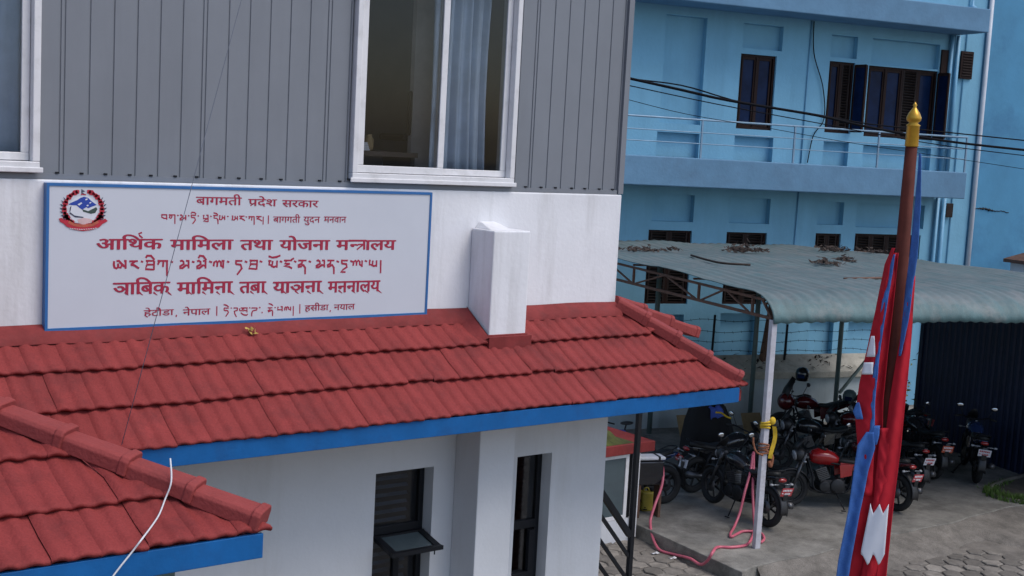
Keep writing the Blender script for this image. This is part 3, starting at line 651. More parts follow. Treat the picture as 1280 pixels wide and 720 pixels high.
# rows in the second script: brush strokes
def trace(words, ou, ov, k, wd):
    for w_ in words:
        m = MB()
        for st in w_: pxs(m, [(ou + x / k, ov + y / k) for x, y in st], [wd] + [wd * 1.15] * (len(st) - 2) + [wd * .9])
        m.build('word', M['letter'], sg, fix=False)
trace([[[(85,110),(82,140),(88,165),(105,172),(118,160),(118,130)],[(118,130),(122,165),(140,165),(150,145)],[(105,110),(125,108),(140,125),(165,150),(182,160)],[(182,108),(182,175)],[(168,108),(190,108)],[(212,112),(285,110)],[(262,112),(225,140)],[(225,140),(255,145),(295,172)],[(310,112),(330,118)],[(352,108),(425,108)],[(368,110),(360,140),(425,140)],[(360,145),(350,178),(420,182)],[(422,108),(420,185)],[(352,84),(362,65),(395,65),(425,98)],[(450,108),(540,108)],[(468,110),(452,140)],[(500,110),(496,160)],[(530,108),(530,235)],[(560,112),(580,120)]],[[(640,112),(655,106),(670,115)],[(668,110),(672,135),(640,155),(640,170),(660,170),(690,145),(712,150)],[(690,108),(720,108)],[(712,108),(712,172)],[(740,114),(762,120)],[(783,112),(798,106),(813,115)],[(811,110),(815,135),(783,155),(783,170),(803,170),(833,145),(855,150)],[(833,108),(863,108)],[(855,108),(855,172)],[(795,85),(805,65),(835,68),(862,102)],[(885,112),(910,120)],[(922,155),(928,120),(945,110),(955,125),(952,160)],[(955,125),(970,108),(985,120),(985,150),(1005,160)],[(1005,108),(1003,172)],[(990,108),(1015,108)],[(1035,112),(1055,120)]],[[(1105,108),(1165,108)],[(1112,110),(1110,135)],[(1110,135),(1150,140),(1160,170),(1120,225)],[(1185,112),(1207,120)],[(1225,105),(1295,105)],[(1240,108),(1230,135),(1290,135)],[(1235,140),(1220,172),(1285,178)],[(1290,105),(1285,182)],[(1310,110),(1333,118)]]], 130, 310, 6.737, .0150)
trace([[[(238,108),(264,108)],[(250,110),(245,140),(275,145)],[(275,108),(272,140)],[(260,150),(285,160),(310,150)],[(312,105),(310,165)],[(240,68),(272,80)],[(272,80),(305,76),(340,62)],[(335,110),(355,118)],[(370,105),(440,105)],[(430,100),(455,85)],[(395,108),(375,130),(420,132)],[(420,132),(370,155),(415,158),(438,172)],[(455,110),(475,118)],[(490,105),(560,105)],[(525,108),(520,130),(490,145),(490,160),(515,155),(530,138)],[(530,138),(548,165),(548,220)],[(578,110),(598,118)]],[[(645,108),(658,103),(672,112)],[(670,108),(674,130),(642,150),(642,162),(662,162),(690,142),(708,146)],[(690,105),(716,105)],[(710,105),(710,165)],[(735,105),(795,105)],[(765,108),(760,130),(735,145),(738,160),(760,152),(772,138)],[(772,138),(790,165),(790,220)],[(812,110),(834,118)],[(850,105),(908,105)],[(858,108),(856,130)],[(856,130),(895,135),(900,160),(870,180)],[(870,180),(848,200),(888,203)],[(928,108),(950,116)],[(952,150),(958,115),(972,106),(982,120),(980,150)],[(982,120),(995,104),(1008,115),(1008,140),(1028,150)],[(1028,104),(1027,160)],[(1050,106),(1070,114)],[(1086,105),(1100,105)],[(1092,106),(1090,140),(1115,140)],[(1118,105),(1116,138)],[(1105,142),(1128,152),(1148,145)],[(1150,103),(1148,158)],[(1185,102),(1183,212)]]], 300, 310, 6.737, .0150)
trace([[[(95,110),(155,110)],[(105,112),(100,135),(125,148),(150,148)],[(152,110),(152,162)],[(172,112),(240,112)],[(190,114),(178,140),(195,148),(205,130),(202,114)],[(236,112),(236,205)],[(258,115),(275,120)],[(288,118),(300,112),(310,118)],[(310,115),(312,138),(290,150),(290,163),(308,163),(335,142),(350,146)],[(348,112),(348,166)],[(370,118),(385,123)],[(400,115),(455,115)],[(405,117),(405,138)],[(405,138),(440,142),(448,165),(418,205)],[(402,100),(412,85),(440,88),(455,105)],[(470,120),(485,126)]],[[(525,118),(542,118)],[(535,120),(530,150),(575,150)],[(560,115),(582,115)],[(578,115),(578,185)],[(565,155),(530,175),(575,182)],[(600,125),(615,130)],[(632,118),(680,118)],[(645,120),(640,145),(672,148)],[(672,148),(680,170),(682,208)],[(635,90),(665,98),(680,112)],[(692,120),(707,120)],[(702,120),(695,160),(715,160),(735,140),(750,145)],[(725,118),(725,140)],[(750,118),(750,165)],[(775,125),(790,130)]],[[(824,124),(839,124)],[(834,124),(827,164),(847,164),(867,144),(882,149)],[(857,122),(857,144)],[(882,122),(882,169)],[(900,125),(955,125)],[(935,127),(905,148)],[(905,148),(930,152),(960,172)],[(965,130),(980,135)],[(995,130),(1058,130)],[(1010,132),(1000,155)],[(1030,132),(1028,170)],[(1054,130),(1054,215)],[(1075,129),(1130,129)],[(1110,131),(1080,152)],[(1080,152),(1105,156),(1135,176)],[(1148,130),(1146,212)]],[[(1202,118),(1200,205)]]], 190, 255, 8.258, .0095)
trace([[[(12,125),(10,265)]],[[(115,152),(185,152)],[(118,155),(118,185)],[(118,185),(170,190),(180,215),(140,275)],[(110,100),(150,110),(185,135)],[(212,148),(230,155)],[(255,150),(315,150)],[(312,152),(308,185),(265,195)],[(265,195),(275,240),(298,282)],[(345,155),(345,190),(370,192),(385,165),(390,195),(415,185),(440,190)],[(375,150),(410,170)],[(450,145),(450,215)],[(360,150),(460,148)],[(360,220),(400,250),(445,255),(462,235)],[(480,145),(500,152)],[(515,150),(600,150)],[(598,152),(590,180),(535,190)],[(535,190),(520,220),(518,272)],[(625,140),(645,148)],[(672,205),(668,228)]],[[(752,148),(820,148)],[(780,150),(785,175),(755,190),(760,205),(790,195),(808,175)],[(808,175),(822,200),(822,268)],[(765,85),(800,95),(828,115)],[(850,140),(868,148)],[(893,140),(910,140)],[(900,142),(895,175),(960,175)],[(940,130),(968,130)],[(962,130),(962,195)],[(998,185),(1002,145),(1015,132),(1028,148),(1025,185)],[(1028,148),(1042,130),(1055,145),(1058,170),(1085,178)],[(1085,130),(1085,192)],[(1125,120),(1122,265)]],[[(1220,95),(1218,232)]]], 270, 372, 11.636, .0095)
for t_, u0, u1 in (('बागगती', 341.6, 375.4), ('युदन', 379.4, 400.3), ('मनवान', 405, 433)): word(t_, u0, u1, 270.8, 278.2, .012)
word('हेटौडा', 179.6, 217.5, 387.2, 394.4, .014, [([(220.6, 393.4), (220, 396.2)], .010)]); word('नेपाल', 228.6, 263, 386.2, 393.6, .014)
word('हसीडा', 381, 411, 381.2, 388, .014, [([(413, 387.6), (412.4, 390)], .009)]); word('नयाल', 417.5, 443.8, 380.2, 387, .014)
# emblem
em = bpy.data.objects.new('emblem', None); col.objects.link(em); em.parent = sg
EC = sp_(104, 262.5); ER = (sp_(132, 262)[0] - sp_(76, 262)[0]) / 2
def ep(zx, zy): return sp_(60 + zx / 9, 220 + zy / 9)      # crop coordinates of the emblem
def epoly(pts, y, mat, name):
    m = MB(); q = [ep(*p) for p in pts]; m.add([(x, y, z) for x, z in q], [tuple(range(len(q)))]); return m
def eset(name, mat, polys, y):
    m = MB()
    for pl in polys:
        q = [ep(*p) for p in pl]; m.prism([(x, y, z) for x, z in q], (0, .0008, 0))
    m.build(name, M[mat], em)
circ = [(395 + 165 * math.cos(i * .2618), 380 + 158 * math.sin(i * .2618)) for i in range(24)]
eset('disc', 'e_white', [circ], -.0012)
eset('mountain', 'e_blue', [[(228, 318), (260, 300), (330, 270), (365, 245), (405, 232), (450, 245), (490, 285), (548, 325), (500, 342), (450, 362), (430, 350), (385, 378), (355, 360), (320, 330), (262, 328)]], -.0023)
eset('snow', 'e_white', [[(330, 318), (372, 296), (385, 305), (350, 333)], [(415, 262), (440, 250), (446, 262), (425, 275)], [(462, 300), (480, 290), (488, 300), (470, 312)], [(430, 330), (450, 322), (458, 332), (440, 343)]], -.0034)
eset('hills', 'e_green', [[(385, 372), (450, 395), (540, 350), (556, 372), (530, 415), (480, 425), (430, 410), (395, 400)]], -.0026)
eset('field', 'e_skin', [[(330, 490), (400, 470), (470, 480), (515, 500), (470, 530), (400, 548), (345, 530)]], -.0026)
eset('outline', 'e_dark', [[(245, 405), (300, 445), (400, 460), (395, 470), (300, 462), (240, 420)], [(246, 350), (262, 335), (250, 400), (240, 400)]], -.0036)
for sgn in (-1, 1):
    wr = []
    for i in range(20):
        a_ = R(18 + i * 7.7); cx, cy = 395 + sgn * math.sin(a_) * 212, 372 - math.cos(a_) * 205; rr = 23 + 7 * math.sin(i * 2.1) + (9 if i > 11 else 0)
        wr.append([(cx + rr * math.cos(k * .785) * (1 + .2 * ((k + i) % 2)), cy + rr * math.sin(k * .785) * (1 + .2 * (k % 2))) for k in range(8)])
    eset('wreath', 'e_red', wr, -.0030)
for sgn in (-1, 1):
    lf = []
    for i in range(9):
        a_ = R(62 + i * 10); c0 = (395 + sgn * math.sin(a_) * 222, 372 - math.cos(a_) * 212); c1 = (395 + sgn * math.sin(a_ - .08) * 268, 372 - math.cos(a_ - .10) * 245)
        lf.append([c0, ((c0[0] + c1[0]) / 2, (c0[1] + c1[1]) / 2 - 9), c1, ((c0[0] + c1[0]) / 2, (c0[1] + c1[1]) / 2 + 9)])
    eset('wreath_leaf', 'e_dark', lf, -.0040)
rb = [(120, 478), (150, 470), (190, 505), (215, 492), (300, 540), (395, 552), (490, 540), (575, 490), (600, 505), (640, 478), (672, 505), (610, 540), (575, 575), (490, 605), (395, 618), (300, 605), (210, 570), (175, 535), (135, 515)]
eset('ribbon', 'e_red', [rb], -.0048)
eset('ribbon_fold', 'e_orange', [[(235, 500), (300, 535), (395, 545), (490, 535), (555, 500), (570, 525), (500, 565), (395, 578), (295, 565), (220, 530)]], -.0058)
eset('motto', 'e_white', [[(240 + i * 26, 580 + 14 * math.sin(math.pi * (i + .5) / 12)), (258 + i * 26, 583 + 14 * math.sin(math.pi * (i + 1) / 12)), (258 + i * 26, 590 + 14 * math.sin(math.pi * (i + 1) / 12)), (240 + i * 26, 587 + 14 * math.sin(math.pi * (i + .5) / 12))] for i in range(12)], -.0058)
eset('small_flag', 'e_dark', [[(374, 150), (384, 147), (384, 212), (376, 212)], [(386, 155), (418, 172), (386, 180)], [(386, 183), (418, 205), (388, 212)]], -.0026)
eset('letter_mark', 'e_red', [[(370, 200), (428, 203), (428, 213), (370, 211)]], -.0034)

# ================================================================== COMPOUND WALL, BLUE BUILDING (second grid, turned 15 degrees)
K0 = 22.0
cw = thing('compound_wall', 'low pale compound wall with a mossy sloping coping behind the motorcycles', 'wall', F2(8, K0), A2)
m = MB(); m.box(-3, 10, 0, .24, -.1, 1.16); m.build('wall', M['comp'], cw)
m = MB(); rows = [[], []]
m.loft([[(x, -.10, 1.161), (x, -.10, 1.30), (x, .36, 1.60), (x, .36, 1.161)] for x in [-3 + .5 * i for i in range(27)]], smooth=False); m.build('coping', M['coping'], cw, bevel=.015)
bw = thing('barbed_wire_fence', 'barbed wire strung on thin dark posts along the top of the compound wall', 'fence', F2(8, K0 + .2, 1.5), A2)
for x, h, dx in ((5.55, .95, 0), (2.0, .9, 0), (7.3, .75, 0), (9.6, .9, 0)):
    m = MB(); m.bar((x, .0, .0), (x + dx, -.02, h), .035, .035); m.build('post', M['black'], bw)
for i, z in enumerate((.85, .62, .42, .22)):
    m = MB(); pts_ = [(-2 + .2 * q, -.02, z + .02 * math.sin(q * .9 + i) - .03 * math.sin((q % 18) / 18 * math.pi)) for q in range(60)]; m.tube(pts_, .005, 4)
    for q in range(1, 60):
        p = Vector(pts_[q]); m.tube([p + Vector((-.01, 0, .025)), p + Vector((.01, 0, -.025))], .004, 3)
    m.build('barbed_strand', M['cable'], bw)
dp = MB(); p0, p1 = F2(14.77, 22.22, 1.45), F2(14.9, 22.15, 2.9); dp.bar(p0, p1, .10, .10); tag(dp.build('dark_post', M['rust']), 'dark rusty square post rising from the coping behind the shed corner', 'post')
# rubble along the coping
rl = MB()
for i in range(70):
    s_ = random.choice([random.gauss(14.6, .4), random.gauss(16.2, .25), random.gauss(19, .3)]); k_ = 22 + random.uniform(-.05, .33); z_ = 1.31 + (k_ - 21.9) * .65
    c = F2(s_, k_, z_ + .02); d = Vector((random.gauss(0, 1), random.gauss(0, 1), random.gauss(0, .4))).normalized() * random.uniform(.03, .09); e = d.cross(Vector((0, 0, 1))).normalized() * random.uniform(.01, .03)
    rl.add([c - d, c + e, c + d, c - e + Vector((0, 0, .02))], [(0, 1, 2, 3)])
tag(rl.build('leaf_litter', M['leaf'], fix=False), kind='stuff')

KW, KB = 24.2, 23.2
bb = thing('blue_building', 'long pale blue building with a railed balcony and brown shuttered windows', 'building', F2(10, KW), A2)
def Sx(s): return s - 10
wins_up = [(14.97, 15.88, 6.26, 7.87), (17.27, 17.96, 6.30, 7.88), (18.34, 20.30, 6.27, 7.86)]
wins_lo = [(9.4, 10.4, 2.40, 4.0), (11.2, 12.2, 2.40, 4.0), (13.0, 14.06, 2.40, 4.0), (14.93, 15.97, 2.40, 4.0), (17.26, 17.95, 2.4, 4.03), (18.34, 20.2, 2.4, 4.05)]
rec = [(13.09, 14.08, 6.28, 8.54, .15), (14.99, 16.0, 7.99, 8.52, .15), (17.27, 17.98, 7.97, 8.46, .15), (18.38, 20.28, 7.90, 8.47, .15), (14.96, 15.95, 5.3, 6.1, .15), (13.05, 14.08, 5.3, 6.09, .15), (17.28, 17.96, 5.3, 6.1, .15), (18.36, 20.28, 5.3, 6.08, .15),
       (13.05, 14.07, 4.19, 4.77, .15), (14.97, 16.0, 4.2, 4.76, .15), (17.26, 17.97, 4.23, 4.75, .15), (18.33, 20.25, 4.2, 4.75, .15), (13.02, 14.0, .6, 2.17, .15), (14.93, 15.86, .6, 2.2, .15), (17.3, 17.95, .6, 2.1, .15), (18.36, 20.2, .6, 2.0, .15), (11.2, 12.2, .6, 2.17, .15), (11.2, 12.2, 4.2, 4.77, .15)]
# recess bottoms are separate slightly deeper coloured panels are the same paint: one wall mesh
wl = MB(); wall_mesh(wl, Sx(4), Sx(21.0), -.1, 9.3, [(Sx(a_), Sx(b_), c_, d_, e_) for a_, b_, c_, d_, e_ in rec] + [(Sx(a_), Sx(b_), c_, d_, -.16) for a_, b_, c_, d_ in wins_up + wins_lo])
wl.box(Sx(4), Sx(4.2), .001, 8, -.1, 9.3); wl.box(Sx(4.2), Sx(21), 7.8, 8, -.1, 9.3)
wl.build('wall', M['blue'], bb)
m = MB(); m.box(Sx(21.001), Sx(21.52), -.04, 8, -.1, 12); m.build('end_pier', M['blue'], bb, bevel=.02)
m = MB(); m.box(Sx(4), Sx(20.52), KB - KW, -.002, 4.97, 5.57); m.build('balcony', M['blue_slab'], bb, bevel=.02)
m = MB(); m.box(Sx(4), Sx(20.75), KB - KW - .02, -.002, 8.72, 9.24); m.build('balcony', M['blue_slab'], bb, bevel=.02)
m = MB(); m.box(Sx(4), Sx(21), .0, 8, 9.301, 12.5); m.build('upper_storey', M['blue'], bb)
rl_ = MB(); y = KB - KW + .05
for z in (6.36, 6.10, 5.87): rl_.tube([(Sx(4), y, z), (Sx(20.48), y, z)], .022 if z > 6.2 else .012, 6); rl_.tube([(Sx(20.48), y, z), (Sx(20.48), -.01, z)], .022 if z > 6.2 else .012, 6)
rl_.build('railing', M['rail'], bb)
for s_ in (6.8, 9.07, 11.3, 13.58, 15.85, 18.04, 20.47):
    m = MB(); m.bar((Sx(s_), y, 5.57), (Sx(s_), y, 6.35), .035, .035); m.build('railing_post', M['rail'], bb)
def casement(s0, s1, z0, z1, leaves, kinds, opened=None):
    t = .05; fr = MB(); y0 = .05
    fr.box(Sx(s0), Sx(s1), y0, y0 + .08, z0, z0 + t); fr.box(Sx(s0), Sx(s1), y0, y0 + .08, z1 - t, z1); fr.box(Sx(s0), Sx(s0) + t, y0, y0 + .08, z0 + t, z1 - t); fr.box(Sx(s1) - t, Sx(s1), y0, y0 + .08, z0 + t, z1 - t)
    wd = (s1 - s0 - 2 * t) / leaves
    for i in range(1, leaves): fr.box(Sx(s0) + t + wd * i - .025, Sx(s0) + t + wd * i + .025, y0, y0 + .07, z0 + t, z1 - t)
    fo = fr.build('window', M['wood'], bb)
    for i in range(leaves):
        xa, xb = Sx(s0) + t + wd * i + .03, Sx(s0) + t + wd * (i + 1) - .03
        if kinds[i] == 'g':
            p = MB(); p.box(xa, xb, y0 + .05, y0 + .055, z0 + t, z1 - t); p.build('pane', M['dglass'], fo)
            l = MB(); l.box(xa, xa + .035, y0 + .02, y0 + .06, z0 + t, z1 - t); l.box(xb - .035, xb, y0 + .02, y0 + .06, z0 + t, z1 - t); l.box(xa + .035, xb - .035, y0 + .02, y0 + .06, z0 + t, z0 + t + .06); l.box(xa + .035, xb - .035, y0 + .02, y0 + .06, z1 - t - .06, z1 - t); l.build('sash', M['wood'], fo)
        else:
            l = MB(); l.box(xa, xa + .04, y0, y0 + .04, z0 + t, z1 - t); l.box(xb - .04, xb, y0, y0 + .04, z0 + t, z1 - t)
            z = z0 + t + .03
            while z < z1 - t: l.obox(((xa + xb) / 2, y0 + .02, z), ((xb - xa) / 2 - .04, 0, 0), (0, .02, -.016), (0, .003, .004)); z += .062
            l.build('louvre_shutter', M['louver'], fo)
    bk = MB(); bk.box(Sx(s0) - .02, Sx(s1) + .02, .17, .19, z0 - .02, z1 + .02); bk.build('dark_room_sheet', M['black'], fo)  # added black sheet gives the darkness of the room behind the casement
    if opened:
        for (xh, dirx, lk) in opened:
            p = MB(); w_ = .36; a_ = Vector((Sx(xh), -.012, 0)); b_ = a_ + Vector((dirx * w_ * .55, -w_ * .83, 0))
            p.bar((a_ + b_) / 2 + Vector((0, 0, z0 + .05)), (a_ + b_) / 2 + Vector((0, 0, z1 - .05)), .01)
            for q in (a_, b_): p.bar((q.x, q.y, z0 + .05), (q.x, q.y, z1 - .05), .045)
            for zz in (z0 + .07, z1 - .07): p.bar((a_.x, a_.y, zz), (b_.x, b_.y, zz), .02, .07)
            so = p.build('open_shutter', M['wood'], fo)
            g_ = MB(); mid = (a_ + b_) / 2; h_ = (b_ - a_) / 2; g_.obox((mid.x, mid.y, (z0 + z1) / 2), h_ * .9, (h_.normalized().y * .006, -h_.normalized().x * .006, 0), (0, 0, (z1 - z0) / 2 - .1)); g_.build('pane', M['dglass'], so)
    return fo
casement(*wins_up[0], 2, 'gg'); casement(*wins_up[1], 2, 'gl', [(17.97, .35, 0)]); casement(*wins_up[2], 4, 'gglg', [(20.31, .2, 0)])
for wv, n_, kk in zip(wins_lo, (2, 2, 2, 2, 2, 4), ('ll', 'll', 'll', 'll', 'll', 'llll')): casement(*wv, n_, kk)
for s_ in (20.55, 20.74):
    m = MB(); m.tube([(Sx(s_), -.07, 1.0), (Sx(s_), -.07, 4.965)], .05, 8); m.tube([(Sx(s_), -.07, 5.575), (Sx(s_), -.07, 8.71)], .05, 8); m.build('drain_pipe', M['pipe'], bb)
m = MB(); m.tube([(Sx(16.7), -.02, .5), (Sx(16.7), -.02, 4.965)], .014, 6); m.tube([(Sx(16.7), -.02, 5.575), (Sx(16.7), -.02, 8.71)], .014, 6); m.build('conduit', M['pipe'], bb)
m = MB(); m.tube(smooth_path([(Sx(16.75), -.03, 8.7), (Sx(16.8), -.05, 8.0), (Sx(17.1), -.05, 7.3), (Sx(17.2), -.05, 6.6), (Sx(16.95), -.05, 6.2), (Sx(16.85), -.05, 5.6)]), .012, 5); m.build('loose_cable', M['cable'], bb)
vt = MB(); vt.box(Sx(20.85), Sx(21.2), -.09, -.041, 7.74, 8.37); vo = vt.build('vent', M['wood'], bb)
m = MB()
for i in range(9): m.obox((Sx(21.03), -.10, 7.80 + i * .063), (.13, 0, 0), (0, .015, -.015), (0, .003, .004))
m.build('louvre', M['louver'], vo)
vt = MB(); vt.box(Sx(20.32), Sx(20.5), -.05, -.002, 7.75, 8.36); vt.build('vent', M['wood'], bb)
vt = MB(); vt.box(Sx(20.80), Sx(21.0), -.10, -.041 - .001, 4.5, 4.83); vt.build('meter_box', M['louver'], bb, bevel=.01)
m = MB(); m.lathe([(.02, 0), (.09, .01), (.09, .06), (.03, .1), (.03, .2)], (Sx(20.5), KB - KW + .3, 9.24)); m.build('pipe_head', M['pipe'], bb)
# neighbouring deep blue wall and its white pipe
nb = thing('deep_blue_building', 'plain deeper blue wall with a cracked plaster line beyond the tall white pipe', 'building', F2(21.53, KW - .02), A2)
m = MB(); m.box(.001, 9, 0, 8, -.1, 12.5); m.build('wall', M['blue_deep'], nb)
ck = MB(); pp = []
for i in range(40): pp.append((.0 + i * .03 + .05, -.004, 4.76 - .012 * math.sin(i * .35) - i * .0025 + random.uniform(-.012, .012)))
ck.tube(pp, [.010 + .03 * max(0, math.sin(k_ * .16 - 1)) * random.random() for k_ in range(len(pp))], 4); ck.build('plaster_crack', M['black'], nb)
wpx = MB(); wpx.tube([(.06, -.07, .2), (.06, -.07, 12)], .055, 8); wpx.build('white_pipe', M['whitepipe'], nb)
gp = thing('gate_pillar', 'short white gate pillar with a brown tiled cap below the deeper blue wall', 'pillar', F2(22.62, KB, 0), A2)
m = MB(); m.box(-.3, .4, -.2, .3, 0, 3.52); m.build('pillar', M['white_dim'], gp)
m = MB(); m.loft([[(-.42, -.32, 3.52), (.5, -.32, 3.52), (.5, .42, 3.52), (-.42, .42, 3.52)], [(-.42, -.32, 3.6), (.5, -.32, 3.6), (.5, .42, 3.6), (-.42, .42, 3.6)], [(-.1, -.05, 3.76), (.2, -.05, 3.76), (.2, .15, 3.76), (-.1, .15, 3.76)]], smooth=False); m.build('cap', M['rust'], gp)

# ================================================================== PARKING SHED
sh = thing('parking_shed', 'motorcycle shed with a weathered green fibre roof on steel posts', 'shed', F2(9.96, 14.8, .2), A2)
def SL(s, k, z): return (s - 9.96, k - 14.8, z - .2)
RZ = 3.80
rows = []; S0, S1 = 9.93, 17.62; rnd = random.Random(3)
kk = [14.72, 14.74, 14.78, 14.85, 14.95, 15.1, 15.28, 15.45] + [15.45 + .24 * i for i in range(1, 33)]
for k in kk:
    row = []
    for i in range(241):
        s = S0 + (S1 - S0) * i / 240; t = min(1, max(0, (15.45 - k) / .73)); z = RZ - .40 * (1 - math.sqrt(max(0, 1 - t ** 2.2)))
        sag = .018 * math.sin(s * 1.7 + k * .8) + .022 * math.sin(k * 1.9 + .6 * s) + .012 * math.sin(s * 4.1)
        step = .014 * (((k - 14.7) / 1.8) % 1.0)
        rib = .009 * math.sin(s * 2 * math.pi / .1925)
        drop = -.10 * max(0, (s - 15.0) / 2.6) ** 2 * (k - 15.0) / 8 if k > 15 else 0
        row.append(SL(s, k, z + sag * (1 - t) + step * (1 - t) + rib + drop + .01 * math.sin(s * 3) * t))
    rows.append(row)
m = MB(); m.grid(rows); m.build('roof_sheet', M['sheet'], sh, solid=.012, fix=False)
def truss(s):
    m = MB(); ch_ = RZ - .075; lo = 3.42
    m.bar(SL(s, 15.05, ch_ - .05), SL(s, 22.9, ch_), .035); m.bar(SL(s, 14.85, 3.44), SL(s, 22.9, lo), .04)
    ks = [15.35, 16.85, 19.0, 21.0, 22.8]
    for k in ks: m.bar(SL(s, k, ch_ - .02), SL(s, k, lo), .035)
    for k2, k3 in zip(ks, ks[1:]):
        km = (k2 + k3) / 2 ; m.bar(SL(s, km, ch_ - .03), SL(s, k2 + .06, lo + .02), .025); m.bar(SL(s, km, ch_ - .03), SL(s, k3 - .06, lo + .02), .025)
    m.bar(SL(s, 14.85, 3.44), SL(s, 15.1, ch_ - .06), .03)
    return m.build('truss', M['rust'], sh)
for s in (9.98, 13.75, 17.5): truss(s)
m = MB()
for k in (15.0, 17.0, 19.0, 21.0, 22.8): m.bar(SL(9.96, k, RZ - .055 if k > 15.2 else 3.63), SL(17.6, k, RZ - .055 if k > 15.2 else 3.63), .03)
m.build('purlin', M['rust'], sh)
m = MB(); m.bar(SL(9.964, 14.785, .2), SL(9.964, 14.785, 3.43), .085, .085); m.build('post', M['postwhite'], sh, bevel=.006)
m = MB(); m.bar(SL(17.45, 14.785, .2), SL(17.45, 14.785, 3.43), .085, .085); m.build('post', M['postwhite'], sh, bevel=.006)
for s, k in ((11.9, 21.6), (14.17, 21.6), (16.22, 21.6)):
    m = MB(); m.tube([SL(s, k, .2), SL(s, k, RZ - .09)], .05, 10); m.build('post', M['steel'], sh)
m = MB(); m.bar(SL(16.3, 21.6, .9), SL(17.2, 21.6, 1.9), .05, .05); m.build('brace', M['steel'], sh)
t_ = M['sheet'].node_tree; N_ = t_.nodes; b_ = N_['Principled BSDF']; src = b_.inputs['Base Color'].links[0].from_socket
ge = N_.new('ShaderNodeNewGeometry'); se = N_.new('ShaderNodeSeparateXYZ'); t_.links.new(ge.outputs['True Normal'], se.inputs[0]); ab = N_.new('ShaderNodeMath'); ab.operation = 'ABSOLUTE'; t_.links.new(se.outputs[2], ab.inputs[0])
mr_ = N_.new('ShaderNodeMapRange'); mr_.inputs[1].default_value = .75; mr_.inputs[2].default_value = .96; mr_.inputs[3].default_value = 0; mr_.inputs[4].default_value = .62; t_.links.new(ab.outputs[0], mr_.inputs[0])
no_ = N_.new('ShaderNodeTexNoise'); no_.inputs['Scale'].default_value = 3.5; no_.inputs['Detail'].default_value = 8; tc_ = N_.new('ShaderNodeTexCoord'); t_.links.new(tc_.outputs['Object'], no_.inputs['Vector'])
mu_ = N_.new('ShaderNodeMath'); mu_.operation = 'MULTIPLY'; t_.links.new(mr_.outputs[0], mu_.inputs[0]); r2_ = N_.new('ShaderNodeMapRange'); r2_.inputs[1].default_value = .3; r2_.inputs[2].default_value = .6; r2_.inputs[3].default_value = .35; r2_.inputs[4].default_value = 1; t_.links.new(no_.outputs[0], r2_.inputs[0]); t_.links.new(r2_.outputs[0], mu_.inputs[1])
mx_ = N_.new('ShaderNodeMix'); mx_.data_type = 'RGBA'; t_.links.new(mu_.outputs[0], mx_.inputs[0]); t_.links.new(src, mx_.inputs[6]); mx_.inputs[7].default_value = (.150, .158, .155, 1); t_.links.new(mx_.outputs[2], b_.inputs['Base Color'])   # grey dust settled where the sheet lies flat
# leaf clumps and sticks caught on the roof
def clump(u, v, spread, n, label, name='leaf_clump', rise=.035):
    p0 = at_z(u, v, RZ + .05); m = MB(); r = random.Random(int(u * 7 + v))
    for i in range(n):
        c = p0 + E2 * max(-1.8, min(1.8, r.gauss(0, 1))) * spread * .8 + N2 * max(-.2, min(.2, r.gauss(0, .12))) + Vector((0, 0, abs(r.gauss(0, rise)) * max(.2, 1 - abs(i / n - .5))))
        d = Vector((r.gauss(0, 1), r.gauss(0, 1), r.gauss(0, .6))).normalized() * r.uniform(.04, .09); e = d.orthogonal().normalized() * r.uniform(.012, .03)
        m.add([c - d, c + e, c + d, c - e], [(0, 1, 2, 3)])
    tag(m.build(name, M['leaf'], fix=False), label, 'dead leaves', 'dead leaves on the shed roof')
clump(805, 313, .32, 90, 'flat dark heap of dead leaves on the shed roof nearest the white wall')
clump(931, 314, .30, 190, 'largest dark heap of dead leaves standing up on the shed roof', rise=.075)
clump(1041, 313, .26, 140, 'dark leaf heap on the shed roof, farthest back, closest to the flagpole', rise=.05)
clump(1035, 329, .16, 80, 'small rusty leaf heap on the shed roof nearest the flag')
clump(1057, 327, .07, 70, 'compact black leaf knot beside the flag on the shed roof', rise=.06)
clump(1090, 314, .25, 40, 'thin scatter of leaves along the far shed roof edge behind the flagpole')
clump(843, 312, .06, 20, 'tiny leaf speck between the two big leaf heaps')
def roof_pt(u, v, o=.05): return at_z(u, v, RZ + o)
tube_thing('dead_branch', smooth_path([roof_pt(864, 319), roof_pt(885, 325), roof_pt(905, 329), roof_pt(938, 331)]), [.02] * 19, 'leaf', 'long dead branch lying slanted on the shed roof', 'branch', 5)
tube_thing('iron_rod', [roof_pt(1055, 348.5, .04), roof_pt(1105, 347.5, .06)], .022, 'rust', 'short rusty rod lying on the shed roof close to the flag', 'rod', 6)

# navy metal side wall of the shed
nw = thing('metal_wall', 'tall navy ribbed metal wall closing one side of the shed', 'wall', F2(17.3, 20.4, .2), A2)
m = MB(); n = 200; rows = []
for z in (0, 3.45):
    rows.append([(.0 + (.018 if (i % 5) in (0, 1) else 0), -6.2 * i / n, z) for i in range(n + 1)])
m.grid(rows, smooth=False); m.build('ribbed_sheet', M['navy'], nw, solid=.006, fix=False)
m = MB(); m.box(-.03, .03, -.05, .05, 0, 3.45); m.build('frame', M['navy'], nw)

